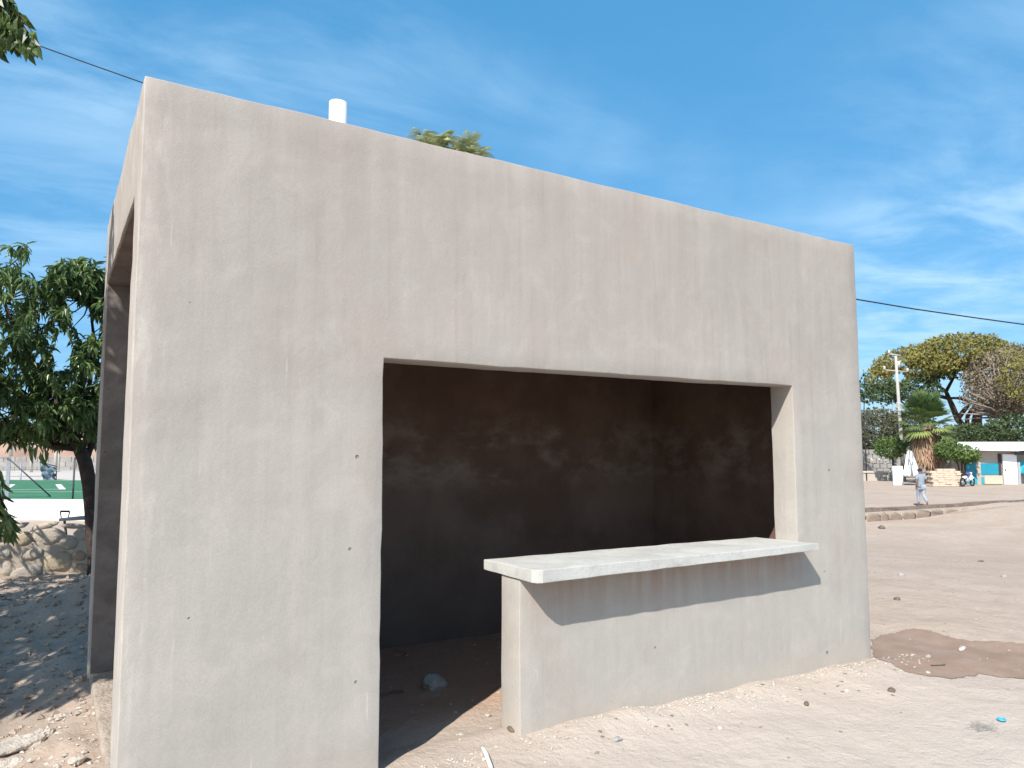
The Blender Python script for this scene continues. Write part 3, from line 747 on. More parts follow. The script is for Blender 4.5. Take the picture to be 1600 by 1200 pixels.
# ------------------------------------------------------------------ pitch beyond the wall
def lineat(y_px, z, u): return on(u, y_px, 2, z)
def quadsheet(name, pts4, z, mt, parent=None, nn=1):
    return pyd(name, [(p.x, p.y, z) for p in pts4], [(0, 1, 2, 3)], mt, parent)
c0, c1 = lineat(779.5, 0, -60), lineat(781, 0, 150); ax = (c1-c0).normalized(); N_ = (lineat(750, 0, 40)-lineat(780, 0, 40)); N_.z = 0
pa, pb_ = c0-ax*22, c1+ax*7; pc_, pd_ = pb_+N_, pa+N_
court = quadsheet('sports_pitch', [pa, pb_, pc_, pd_], .0, M_turf); meta(court, kind='structure')
ap = quadsheet('concrete_apron', [pd_-ax*10, pc_+ax*4, pc_+ax*4+N_*1.5, pd_-ax*10+N_*1.5], -.006, M_conc); meta(ap, kind='structure')
wn_ = Vector((-ax.y, ax.x, 0)); wn_ = wn_ if wn_.dot(N_) > 0 else -wn_
WW = empty('white_wall', (pa+pb_)/2-Vector((0, 0, .9)), 'long low whitewashed wall edging the green pitch', 'wall')
V = []
for p in (pa, pb_, pb_-wn_*.18, pa-wn_*.18):
    V += [Vector((p.x, p.y, .012)), Vector((p.x, p.y, -1.2))]
pyd('wall_face', V, [(0, 2, 4, 6), (0, 1, 3, 2), (2, 3, 5, 4), (4, 5, 7, 6), (6, 7, 1, 0)], M_whitewall, WW)
def strip(name, p, q, wd, z, mt, parent):
    t = (q-p).normalized(); s = Vector((-t.y, t.x, 0))*wd/2
    return pyd(name, [(a.x, a.y, z) for a in (p-s, q-s, q+s, p+s)], [(0, 1, 2, 3)], mt, parent)
g0 = lambda u, v: on(u, v, 2, 0)
for (a, b, wd) in (((-200, 769), (150, 768.5), .08), ((-40, 765.5), (98, 764.5), .1), ((98, 764.8), (91, 757), .22), ((20, 757), (12, 762), .2)):
    strip('painted_line', g0(*a), g0(*b), wd, .005, M_line, court)
FN = empty('pitch_fence', g0(10, 779), 'near grey steel fence post with diagonal brace at the edge of the pitch', 'fence')
fd_ = (g0(10, 779)-CAM).dot(FW)
bm = bmesh.new(); box(bm, (-.055, -.055, 0), (.055, .055, 1.32), None, .008); o = fin('post', bm, M_galv, FN); o.location = g0(10.5, 779)-FN.location; o.matrix_parent_inverse = Matrix.Identity(4)
tube_o('brace', [pt(14, 717, fd_), g0(79, 777)+Vector((0, 0, .03))], .022, M_darkm, FN)
tube_o('rail', [pt(14, 715, fd_), pt(-120, 714, fd_)], .022, M_galv, FN)
tube_o('post', [pt(117, 715, fd_), g0(113.5, 779.5)], .03, M_darkm, FN)
tube_o('post', [pt(-90, 714, fd_), g0(-90, 779)], .03, M_darkm, FN)
FR = empty('pitch_railing', g0(33, 752), 'low far metal railing behind the green pitch', 'railing')
d3 = (g0(33, 750)-CAM).dot(FW)
for u in (33, -10, 130): tube_o('post', [pt(u, 722, d3), g0(u-1, 751)], .035, M_galv, FR)
for v in (734, 745): tube_o('rail', [pt(-120, v, d3), pt(78, v-1, d3)], .02, M_galv, FR)
for v in (735,): tube_o('rail', [pt(88, v, d3), pt(180, v, d3)], .02, M_galv, FR)
GO = empty('tarp_goal', g0(78, 752), 'small goal frame hung with crumpled blue tarp at the pitch edge', 'goal')
tl, tr, bl_, br_ = pt(61, 722, d3), pt(87, 729, d3), pt(68, 753, d3), pt(86, 753, d3)
V = []; Fc = []; NN = 12
for j in range(NN+1):
    for i in range(NN+1):
        p = tl.lerp(tr, i/NN).lerp(bl_.lerp(br_, i/NN), j/NN)+FW*.12*nz(i*.7, j*.5, 3, .9)*2+Vector((0, 0, .05*nz(i, j, 1, .6))); V.append(p)
for j in range(NN):
    for i in range(NN): a = j*(NN+1)+i; Fc.append((a, a+1, a+NN+2, a+NN+1))
o = pyd('tarp', V, Fc, M_blue, GO, True); md = o.modifiers.new('s', 'SOLIDIFY'); md.thickness = .02
for a, b in ((tl, bl_), (tr, br_), (tl, tr)): tube_o('frame', [a+FW*.08, b+FW*.08], .025, M_darkm, GO)
# grey wall, pale posts and red bank far behind the pitch
d4 = 52.; w0, w1 = g0(-300, 736.5), g0(300, 734.5); 
GW = empty('grey_wall', w0.lerp(w1, .4), 'distant rough grey block wall behind the pitch under the red bank', 'wall')
t_ = (w1-w0).normalized(); n_ = Vector((-t_.y, t_.x, 0)); Mx = Matrix((t_, n_, Vector((0, 0, 1)))).transposed().to_4x4(); Mx.translation = Vector((w0.x, w0.y, 0))
Lw = (w1-w0).length; bm = bmesh.new()
for i in range(int(Lw/.8)):
    for j in range(3): box(bm, (i*.8+.02+.4*(j % 2), 0, j*.37-.1), (i*.8+.78+.4*(j % 2), .3+random.uniform(-.03, .03), j*.37+.25), Mx)
meta(fin('blocks', bm, M_grey, GW), kind='stuff')
for i, (u, v0, v1, r) in enumerate(((18, 668, 709, .12), (50, 690, 735, .10), (88, 684, 733, .10), (93, 690, 733, .05), (56, 690, 712, .04))):
    dd = 50.; o = tube_o('pale_post', [pt(u, v0, dd), pt(u-1, v1+4, dd)], r, M_conc, None, 10)
    meta(o, ['tall pale concrete post at far left against the red bank', 'pale post left of the blue tarp goal against the red bank', 'thicker pale post just right of the blue tarp goal', 'thin pale post beside the thicker one right of the tarp goal', 'thin short pale post on the red bank between the thick ones'][i], 'post')
V = []; Fc = []; NX = 60; NY = 12
for j in range(NY+1):
    for i in range(NX+1):
        u = -500+i*900/NX; dd = 56+j*5; top_ = 2.2+1.3*sstep(-60, 25, u)+.5*nz(u*.02, 0, 0, 1)
        p = pt(u, 699, dd); z = -.6+(top_+1.6)*sstep(0, 6, j+.6*nz(u*.03, j, 0, 1))+.3*nz(p.x, p.y, 0, .25); V.append((p.x, p.y, z))
for j in range(NY):
    for i in range(NX): a = j*(NX+1)+i; Fc.append((a, a+1, a+NX+2, a+NX+1))
meta(pyd('red_earth_bank', V, Fc, M_red, None, True), kind='structure')

# ------------------------------------------------------------------ far right: kerb, low wall, person
def KP(t, s, z): v = K1.xy+KD*t+KN*s; return Vector((v.x, v.y, z))
KB = empty('kerb', KP(5, 0, -1.05), 'long low concrete kerb line across the yard at right', 'kerb')
bm = bmesh.new()
for i in range(24):
    a = -7+i*1.5; p, q = KP(a+.01, 0, 0), KP(a+1.49, 0, 0)
    M_ = Matrix((Vector((*KD, 0)), Vector((*KN, 0)), Vector((0, 0, 1)))).transposed().to_4x4(); M_.translation = KP(a, 0, -1.05)
    o = box_o('kerb_stone', (.012, -.14, -.12), (1.488, .14, .10+random.uniform(-.02, .02)), M_kerb, KB, M_, .02)
bm.free()
LW_ = empty('low_stone_wall', KP(0, -.3, -1.5), 'low rubble wall under the yard kerb just right of the kiosk corner', 'wall')
bm = bmesh.new()
M_ = Matrix((Vector((*KD, 0)), Vector((*KN, 0)), Vector((0, 0, 1)))).transposed().to_4x4(); M_.translation = KP(0, -.3, -1.6)
V = [M_ @ Vector(p) for p in ((-7, -.12, -.3), (8.5, -.12, -.3), (8.5, -.05, .50), (-7, -.05, .50), (-7, .16, .50), (8.5, .16, .50), (-7, .16, -.3), (8.5, .16, -.3))]
pyd('mortar', V, [(0, 1, 2, 3), (3, 2, 5, 4), (4, 5, 7, 6), (0, 3, 4, 6), (1, 7, 5, 2)], M_mortar, LW_)
for t, wdt, k in ((-3.2, .4, 1), (-2.1, .35, 0), (-1.1, .45, 3), (-.1, .38, 1), (.55, .25, 3), (1.25, .36, 0), (2.1, .38, 1), (3.0, .4, 1), (3.9, .42, 0), (4.9, .45, 1), (5.9, .4, 3), (6.9, .4, 1)):
    me = rock_mesh('stone', wdt*1.12, .03, .23, t*3, 2, .3, M_twst); o = bpy.data.objects.new('stone', me); C.objects.link(o); o.parent = LW_
    o.matrix_local = parent_inv(LW_) @ M_ @ Matrix.Translation((t, -.085, .24))

def skin(name, vs, es, rad, mt, parent, root=0, sub=2):
    me = bpy.data.meshes.new(name); me.from_pydata([tuple(v) for v in vs], es, []); me.materials.append(mt)
    o = bpy.data.objects.new(name, me); C.objects.link(o); o.parent = parent
    md = o.modifiers.new('skin', 'SKIN'); md.use_smooth_shade = True
    if not me.skin_vertices: me.skin_vertices.new()
    for i, r in enumerate(rad):
        r = r if isinstance(r, tuple) else (r, r); me.skin_vertices[0].data[i].radius = r
    me.skin_vertices[0].data[root].use_root = True
    s = o.modifiers.new('sub', 'SUBSURF'); s.levels = s.render_levels = sub
    return o
pg = gp(1441, 791)
PE = empty('person', pg, 'person in grey-blue shirt, pale trousers and dark cap walking away across the yard', 'person')
PE.rotation_euler = (0, 0, -YAW-.49+.55)          # +Y is where the person walks
# body: skin-coloured continuous figure (head, neck, arms, torso, legs mid-stride)
J = dict(pel=(0, 0, .90), sp=(0, .01, 1.10), ch=(0, .02, 1.30), nk=(0, .03, 1.44), hd=(0, .045, 1.53), ht=(0, .05, 1.60),
         ls=(-.17, .02, 1.36), le=(-.235, -.05, 1.10), lh=(-.22, .03, .88), rs=(.17, .02, 1.36), re=(.25, -.04, 1.11), rh=(.22, .10, .93),
         lp=(-.09, 0, .86), lk=(-.07, .14, .50), lf=(-.05, .16, .08), lt=(-.05, .30, .04), rp=(.09, 0, .86), rk=(.075, -.02, .48), rf=(.03, -.34, .17), rt=(.03, -.26, .05))
nm = list(J); ed = [('pel', 'sp'), ('sp', 'ch'), ('ch', 'nk'), ('nk', 'hd'), ('hd', 'ht'), ('ch', 'ls'), ('ls', 'le'), ('le', 'lh'), ('ch', 'rs'), ('rs', 're'), ('re', 'rh'), ('pel', 'lp'), ('lp', 'lk'), ('lk', 'lf'), ('lf', 'lt'), ('pel', 'rp'), ('rp', 'rk'), ('rk', 'rf'), ('rf', 'rt')]
R_ = dict(pel=.10, sp=.10, ch=.11, nk=.052, hd=.085, ht=.07, ls=.05, le=.038, lh=.032, rs=.05, re=.038, rh=.032, lp=.075, lk=.05, lf=.036, lt=.03, rp=.075, rk=.05, rf=.036, rt=.03)
skin('body', [J[k] for k in nm], [(nm.index(a), nm.index(b)) for a, b in ed], [R_[k] for k in nm], M_skin, PE)
for sx, hk in ((-1, 'lh'), (1, 'rh')):            # hands: palm, four fingers and a thumb
    h = Vector(J[hk]); vs = [h, h+Vector((0, .01, -.07))]; es = [(0, 1)]; rd = [.026, .03]
    for i, ln in enumerate((.06, .07, .066, .05)):
        b = len(vs); o_ = Vector((0, -.025+i*.017, 0)); vs += [vs[1]+o_+Vector((0, 0, -.02)), vs[1]+o_+Vector((-sx*.008, .004, -.02-ln*.6)), vs[1]+o_+Vector((-sx*.02, .01, -.02-ln))]; es += [(1, b), (b, b+1), (b+1, b+2)]; rd += [.009, .0085, .008]
    b = len(vs); vs += [h+Vector((-sx*.02, .03, -.04)), h+Vector((-sx*.025, .045, -.08))]; es += [(0, b), (b, b+1)]; rd += [.011, .009]
    skin('hand', vs, es, rd, M_skin, PE, 0, 1)
sh = ['pel', 'sp', 'ch', 'nk', 'ls', 'rs', 'le', 're']; hem = Vector((0, 0, .84))
vs = [Vector(J[k]) for k in sh]+[hem]; vs[3] = Vector((0, .03, 1.41)); vs[6] = vs[4].lerp(vs[6], .72); vs[7] = vs[5].lerp(vs[7], .72)
skin('shirt', vs, [(0, 1), (1, 2), (2, 3), (2, 4), (2, 5), (4, 6), (5, 7), (0, 8)], [(.165, .125), (.16, .125), (.165, .13), .075, .085, .085, .072, .072, (.165, .13)], M_shirt, PE)
vs = [Vector(J[k]) for k in ('pel', 'lp', 'lk', 'lf', 'rp', 'rk', 'rf')]; vs[0].z = .86; vs[3].z += .05; vs[6].z += .04
skin('trousers', vs, [(0, 1), (1, 2), (2, 3), (0, 4), (4, 5), (5, 6)], [(.14, .115), .105, .082, .068, .105, .082, .068], M_trous, PE)
for a, b in (('lf', 'lt'), ('rf', 'rt')):
    p, q = Vector(J[a]), Vector(J[b]); skin('shoe', [p+Vector((0, -.03, -.03)), p.lerp(q, .5)-Vector((0, 0, .015)), q], [(0, 1), (1, 2)], [.05, .05, .042], M_shoe, PE, 0, 1)
bm = bmesh.new(); bmesh.ops.create_uvsphere(bm, u_segments=16, v_segments=10, radius=.112)
for v in list(bm.verts):
    if v.co.z < -.02: v.co.z = -.02
for v in bm.verts: v.co += Vector((0, .05, 1.585))
box(bm, (-.07, .10, 1.566), (.07, .24, 1.576))
o = fin('cap', bm, M_cap, None, True); o.parent = PE
bm = bmesh.new()
for s in (-1, 1):
    bmesh.ops.create_icosphere(bm, subdivisions=1, radius=.02, matrix=Matrix.Translation((s*.088, .05, 1.53)))
o = fin('ear', bm, M_skin, None, True); o.parent = PE
bm = bmesh.new(); bmesh.ops.create_cone(bm, cap_ends=True, segments=6, radius1=.018, radius2=.008, depth=.03, matrix=Matrix.Translation((0, .142, 1.52)) @ Matrix.Rotation(-1.57, 4, 'X')); o = fin('nose', bm, M_skin, None); o.parent = PE

# ------------------------------------------------------------------ far right: hut
ZF = H(*pt(1540, 757, 50).xy)
dH = (on(1570, 756.5, 2, ZF)-CAM).dot(FW)
hp = on(1570, 756.5, 2, ZF)
HU = empty('site_hut', hp, 'beige and turquoise hut with a white sheet roof at the right edge', 'hut')
hx = Vector((RT.x, RT.y, 0)).normalized(); hy = Vector((-hx.y, hx.x, 0)); kf = dH/F
Mh = Matrix((hx, hy, Vector((0, 0, 1)))).transposed().to_4x4(); Mh.translation = hp
def U(u): return (u-1570)*kf
def Z_(v): return (756.5-v)*kf
def hb(name, u0, u1, v0, v1, y0, y1, mt, bev=0):
    return box_o(name, (U(u0), y0, Z_(v0)), (U(u1), y1, Z_(v1)), mt, HU, Mh, bev)
hb('wall', 1506, 1582, 757, 704, .0, 3.6, M_hut)
hb('wall', 1582.5, 1640, 757, 704, .9, 3.6, M_hut)
hb('painted_panel', 1508, 1526, 745, 723, -.03, -.003, M_teald)
hb('painted_panel', 1534, 1562, 742, 724, -.03, -.003, M_teald)
hb('painted_band', 1508, 1562, 756, 745.5, -.03, -.003, M_teal)
hb('pilaster', 1527, 1533, 757, 722, -.05, -.003, M_hut)
hb('post', 1561.5, 1565, 757, 709, -.10, -.032, M_brown)
dr_ = hb('door', 1566, 1588, 756.5, 710, -.22, -.16, M_white, .01)
o = hb('handle', 1568, 1569.5, 736, 733, -.26, -.221, M_darkm); o.parent = dr_; o.matrix_parent_inverse = parent_inv(dr_)
hb('post', 1589, 1593, 757, 722, -.2, -.08, M_galv)
V = [Mh @ Vector(p) for p in ((U(1487), -.75, Z_(701.5)), (U(1579), -1.0, Z_(703.5)), (U(1660), -1.0, Z_(694)), (U(1660), 4, Z_(690)), (U(1555), 4.2, Z_(690)), (U(1487), -.7, Z_(700.6)))]
me_v = V+[v-Vector((0, 0, .07)) for v in V]
pyd('roof', me_v, [(0, 1, 4, 5), (1, 2, 3, 4), (0, 6, 7, 1), (1, 7, 8, 2), (2, 8, 9, 3), (3, 9, 10, 4), (4, 10, 11, 5), (6, 11, 10, 7), (7, 10, 9, 8)], M_white, HU)
hb('fascia', 1583, 1645, 711, 704.5, -.4, -.32, M_darkm)
# turquoise tarp hanging at the hut's open bay
V = []; Fc = []
for j in range(9):
    for i in range(9):
        V.append(Mh @ Vector((U(1594+i*4), .15+.12*math.sin(i*1.7+j*.4), Z_(720+j*(2.4+i*.15)))))
for j in range(8):
    for i in range(8): a = j*9+i; Fc.append((a, a+1, a+10, a+9))
o = pyd('hanging_tarp', V, Fc, M_teal, None, True); md = o.modifiers.new('s', 'SOLIDIFY'); md.thickness = .02
meta(o, 'bright turquoise tarp hanging beside the hut door at the frame edge', 'tarp')
# beige board leaning at hut foot
o = box_o('board', (U(1527), -.9, .0), (U(1555), -.8, Z_(743.5)), M_blocks, None, Mh @ Matrix.Rotation(-.06, 4, 'X'), .01); meta(o, 'tan board standing against the turquoise foot of the hut', 'board')
# motorcycle beside it
mg = on(1512, 760, 2, ZF)
MC = empty('motorcycle', mg, 'white and blue motorcycle parked by the left end of the hut', 'motorcycle')
Mm = Matrix.Translation(mg) @ Matrix.Rotation(-YAW+.55, 4, 'Z')
def wheel(x):
    bm = bmesh.new(); tube(bm, [Mm @ Vector((x+.27*math.cos(a*math.pi/10), 0, .3+.27*math.sin(a*math.pi/10))) for a in range(21)], .05, 8, False)
    w_ = fin('wheel', bm, M_rub, MC, True)
    bm = bmesh.new(); tube(bm, [Mm @ Vector((x, -.05, .3)), Mm @ Vector((x, .05, .3))], .08, 10)
    for a in range(6): tube(bm, [Mm @ Vector((x, 0, .3)), Mm @ Vector((x+.25*math.cos(a*1.047), 0, .3+.25*math.sin(a*1.047)))], .012, 5)
    h_ = fin('hub', bm, M_galv, MC, True); h_.parent = w_; h_.matrix_parent_inverse = parent_inv(w_)
wheel(-.62); wheel(.62)
tube_o('fork', [Mm @ Vector(p) for p in ((.62, .07, .3), (.42, .06, .95))], .03, M_galv, MC)
tube_o('handlebar', [Mm @ Vector(p) for p in ((.30, -.33, 1.02), (.42, -.15, .98), (.42, .15, .98), (.30, .33, 1.02))], .02, M_darkm, MC)
def ellm(name, c, r, mt, sub=2):
    bm = bmesh.new(); bmesh.ops.create_icosphere(bm, subdivisions=sub, radius=1)
    for v in bm.verts: v.co = Mm @ Vector((c[0]+v.co.x*r[0], c[1]+v.co.y*r[1], c[2]+v.co.z*r[2]))
    return fin(name, bm, mt, MC, True)
ellm('tank', (.14, 0, .82), (.27, .14, .15), M_bodyblue); ellm('seat', (-.35, 0, .82), (.36, .13, .08), M_rub); ellm('side_cover', (-.32, 0, .62), (.26, .13, .13), M_white)
ellm('engine', (.02, 0, .42), (.24, .14, .18), M_galv); ellm('front_fender', (.62, 0, .56), (.25, .08, .09), M_white); ellm('headlight', (.5, 0, .9), (.09, .09, .1), M_white); ellm('leg_shield', (.3, 0, .6), (.10, .24, .24), M_white)
tube_o('exhaust', [Mm @ Vector(p) for p in ((.05, .14, .3), (-.3, .16, .26), (-.8, .17, .34))], [.025, .04, .05], M_galv, MC)

# block stack
sg = on(1480, 760, 2, H(*pt(1480, 760, 48).xy)); BS = empty('block_stack', sg, 'stack of tan building blocks between the palm and the hut', 'block stack')
Ms = Matrix.Translation(sg) @ Matrix.Rotation(-YAW-.05, 4, 'Z'); ks = (sg-CAM).dot(FW)/F
NB = 0
cube = bpy.data.meshes.new('block'); bb = bmesh.new(); box(bb, (-.197, -.14, -.073), (.197, .14, .073), None, .012); bb.to_mesh(cube); bb.free(); cube.materials.append(M_blocks)
for j in range(8):
    nb_ = 5 if j < 7 else 3
    for i in range(nb_):
        for k in range(2 if j < 7 else 1):
            o = bpy.data.objects.new('block', cube); C.objects.link(o); o.parent = BS
            x = (i-(nb_-1)/2)*.40+(.07 if j % 2 else -.03)-.02*j+random.uniform(-.006, .006)
            o.matrix_local = parent_inv(BS) @ Ms @ Matrix.Translation((x, k*.3+random.uniform(-.04, .03), .075+j*.149)) @ Matrix.Rotation(random.uniform(-.03, .03), 4, 'Z')
# earth heap by it
# white sheet draped over frame
dT = 52.5; ZT = H(*pt(1430, 750, dT).xy)
tgp = pt(1430, 699, dT); tgp.z = ZT
TA = empty('sheet_tent', tgp, 'tall white plastic sheeting draped over a heap left of the palm', 'sheeting')
def tw(u, v, dd=0): return pt(u, v, dT+dd)
top_l = [(1411, 719), (1412, 706), (1416, 703), (1421, 704), (1427, 706), (1432, 713), (1438, 722), (1443, 737), (1446, 741)]
V = []; Fc = []
for i in range(36):
    t = i/35*(len(top_l)-1); a = min(int(t), len(top_l)-2); f = t-a; u = top_l[a][0]*(1-f)+top_l[a+1][0]*f; v = top_l[a][1]*(1-f)+top_l[a+1][1]*f
    for j in range(11):
        s = j/10; vv = v+(744-v)*s; uu = 1424+(u-1424)*(.55+.55*s)
        V.append(tw(uu, vv, -1.0*s+.16*math.sin(i*1.3+nz(i, j, 0, .3))*s))
for i in range(35):
    for j in range(10): a = i*11+j; Fc.append((a, a+1, a+12, a+11))
o = pyd('sheet', V, Fc, M_white, TA, True); o.modifiers.new('s', 'SOLIDIFY').thickness = .03
tube_o('seam_rope', [tw(1421, 704, -.3), tw(1420, 716, -.9), tw(1424, 728, -1.1), tw(1426, 744, -1.2)], .06, M_galv, TA)
tube_o('seam_rope', [tw(1426, 707, -.3), tw(1427, 716, -.9), tw(1425, 726, -1.1)], .04, M_galv, TA)
box_o('white_panel', (-.35, -.05, 0), (.35, .05, 1.35), M_white, TA, Matrix.Translation((tw(1403, 746).x, tw(1403, 746).y, ZT)) @ Matrix.Rotation(-YAW, 4, 'Z'))
# low white-capped wall, fence posts
q0, q1 = pt(1335, 699, 60), pt(1412, 699, 60); q0.z = q1.z = ZT
RW = empty('yard_wall', q0.lerp(q1, .5), 'low plastered yard wall with pale capping right of the kiosk corner', 'wall')
t_ = (q1-q0).normalized(); n_ = Vector((-t_.y, t_.x, 0)); Mx = Matrix((t_, n_, Vector((0, 0, 1)))).transposed().to_4x4(); Mx.translation = q0; Lq = (q1-q0).length
box_o('wall_face', (-12, 0, -.1), (Lq, .2, .62), M_hut, RW, Mx); box_o('capping', (-12, -.08, .622), (Lq-.5, .28, .76), M_conc, RW, Mx)
for u in (1362, 1373.5, 1383, 1396): tube_o('fence_post', [pt(u, 699, 60.5)+Vector((0, 0, -1.2)), pt(u, 716, 60.5)], .045, M_conc if u != 1396 else M_darkm, RW)
q0, q1 = pt(1320, 699, 66), pt(1480, 699, 66); q0.z = q1.z = ZT; Lq = (q1-q0).length; Mx.translation = q0
GW2 = empty('rubble_wall', q0.lerp(q1, .5), 'grey stone rubble wall behind the low yard wall at right', 'wall'); bm = bmesh.new(); rr2 = random.Random(3)
for i in range(int(Lq/.62)+1):
    for j in range(6):
        box(bm, (i*.62+.03+.3*(j % 2), rr2.uniform(-.06, .03), j*.42), (i*.62+.58+.3*(j % 2), .4, j*.42+.38), Mx)
meta(fin('stones', bm, M_grey, GW2), kind='stuff')
# dark bin with white bag
q = on(1381, 749.5, 2, ZT); 
BI = empty('dark_bin', q, 'small dark box with a pale bag in front of the yard wall', 'bin')
Mx = Matrix.Translation(q) @ Matrix.Rotation(-YAW+.1, 4, 'Z'); box_o('bin_body', (-.28, -.25, 0), (.28, .25, .6), M_cap, BI, Mx, .02)
me = rock_mesh('bag', .17, .1, .16, 3, 2, .3, M_white); o = link('bag', me, M_white, BI); o.matrix_local = o.matrix_local; o.matrix_parent_inverse = parent_inv(BI); o.location = Mx @ Vector((.02, -.33, .35))

# ------------------------------------------------------------------ far right: palm
dP = 55.; pz = H(*pt(1452, 755, dP).xy); pbp = pt(1455, 699, dP); pbp.z = pz
PT = empty('fan_palm', pbp, 'fan palm with green crown and thick brown skirt of dead fronds', 'palm')
kp = dP/F; hd_ = pt(1447, 664, dP)
bm = bmesh.new(); tube(bm, [pbp-Vector((0, 0, .3)), pbp+Vector((0, 0, 1.2)), pt(1449, 700, dP), hd_], [.52, .42, .34, .30], 12); fin('trunk', bm, M_dead if False else mat('palm_trunk', (.20, .14, .11), .95, .1, .3, 6), PT, True)
def fan(c, d, Lp, R0, tone, nb=15, spread=2.2, mt=M_palm, name='frond', curl=.25):
    d = d.normalized(); s = d.cross(Vector((0, 0, 1))); s = s.normalized() if s.length > .05 else Vector((1, 0, 0)); u_ = s.cross(d)
    e = c+d*Lp; V = []; Fc = []; var = []
    V += [c-s*.02, c+s*.02, e+s*.02, e-s*.02]; Fc.append((0, 1, 2, 3)); var.append(.3)
    for i in range(nb):
        a = (i/(nb-1)-.5)*spread; dd = (d*math.cos(a)+s*math.sin(a)); w_ = R0*.075; n2 = dd.cross(u_); mid = e+dd*R0*.55+u_*(.03*(-1)**i); tip = e+dd*R0*random.uniform(.88, 1.06)-Vector((0, 0, R0*curl)); b = len(V)
        V += [e, mid-n2*w_, mid+n2*w_, tip]; Fc += [(b, b+1, b+2), (b+1, b+3, b+2)]; var += [max(0, min(1, tone+random.uniform(-.15, .15)))]*2
    return pyd(name, V, Fc, mt, PT, False, var)
for i in range(46):
    el = -.42+1.9*(i/45)**.85; a = i*2.399+random.uniform(-.3, .3)
    d = Vector((math.cos(a)*math.cos(el), math.sin(a)*math.cos(el), math.sin(el)))
    tn = min(1, max(0, .8-.65*(i/45)+random.uniform(-.3, .3)))
    fan(hd_+Vector((0, 0, -.35+.5*i/45)), d, random.uniform(.75, 1.15)+.42*max(0, el), random.uniform(1.05, 1.35), tn, 15, 2.1, curl=.30 if el < .3 else .12)
V = []; Fc = []; var = []
for i in range(1300):
    a = random.random()*6.283; t = random.random(); prof = [(0, .5), (.3, .95), (.55, 1.12), (.8, 1.05), (1, .85)]
    for (t0, r0), (t1, r1) in zip(prof, prof[1:]):
        if t0 <= t <= t1: r = r0+(r1-r0)*(t-t0)/(t1-t0)
    zc_ = 672+t*52; c = pt(1447+t*0, zc_, dP); c = c+Vector((math.cos(a), math.sin(a), 0))*r*random.uniform(.85, 1.05)
    dn = Vector((math.cos(a)*.15+random.uniform(-.2, .2), math.sin(a)*.15+random.uniform(-.2, .2), -1)).normalized(); s = dn.cross(Vector((math.cos(a), math.sin(a), 0)))*.045; Ls = random.uniform(.35, .8); b = len(V)
    V += [c-s, c+s, c+dn*Ls]; Fc.append((b, b+1, b+2)); var.append(max(0, min(1, .35+.5*t+random.uniform(-.3, .3))))
meta(pyd('dead_frond_skirt', V, Fc, M_dead, PT, False, var), kind='stuff')
bm = bmesh.new(); rings = []
for t, r in ((0, .35), (.3, .8), (.55, .97), (.8, .88), (1, .65), (1.03, .3)):
    c = pt(1447, 672+t*52, dP); rings.append([bm.verts.new(c+Vector((math.cos(a*.3927), math.sin(a*.3927), 0))*r) for a in range(16)])
for a, b in zip(rings, rings[1:]):
    for i in range(16): bm.faces.new((a[i], a[(i+1) % 16], b[(i+1) % 16], b[i]))
fin('skirt_core', bm, mat('skirt_core', (.22, .145, .1), .95, .1, .35, 5), PT, True)

# utility pole
dU = 61.; ub = pt(1410, 699, dU); ub.z = H(ub.x, ub.y)
UPo = empty('utility_pole', ub, 'pale concrete utility pole with crossarm beside the palm', 'utility pole')
utop = pt(1399.5, 556, dU); M_pole = mat('pole_concrete', (.40, .38, .35), .9, .2, .12, 2)
tube_o('pole', [ub, utop], [.17, .10], M_pole, UPo, 12)
ca, cb = pt(1382, 578, dU), pt(1418, 581, dU); tube_o('crossarm', [ca, cb], .05, M_pole, UPo)
ct, cu = pt(1389, 553, dU), pt(1409, 556, dU); tube_o('crossarm', [ct, cu], .07, M_galv, UPo)
for p in (ca, cb, ct, cu): tube_o('insulator', [p+Vector((0, 0, .02)), p+Vector((0, 0, .32))], [.11, .07], M_brown if p is cu else M_conc, UPo)
tc_ = pt(1404, 566, dU); tube_o('switch_box', [tc_+Vector((.0, 0, -.45)), tc_+Vector((.0, 0, .1))], .14, M_hut, UPo)

# overhead cable behind the kiosk
def cab(a, b, px, dA, dB, label):
    A = pt(px[0][0], px[0][1], dA); B = pt(px[-1][0], px[-1][1], dB); hn = Vector((-(B-A).y, (B-A).x, 0)); P_ = []
    for u, v in px:
        d = ray(u, v); t = (A-CAM).dot(hn)/d.dot(hn); P_.append(CAM+d*t)
    return P_
cpx = [(-300, -75), (-150, -8), (-40, 36), (60, 71), (140, 100), (225, 130), (420, 193), (650, 264), (900, 344), (1130, 415), (1340, 468), (1430, 483), (1520, 496), (1600, 507), (1750, 522), (1950, 532)]
P_ = cab(0, 0, cpx, 16, 30, '')
o = tube_o('overhead_cable', P_, [.014]*6+[.018]*4+[.022]*6, M_cable, None, 6); meta(o, 'long black overhead cable sagging across the sky behind the kiosk', 'cable')

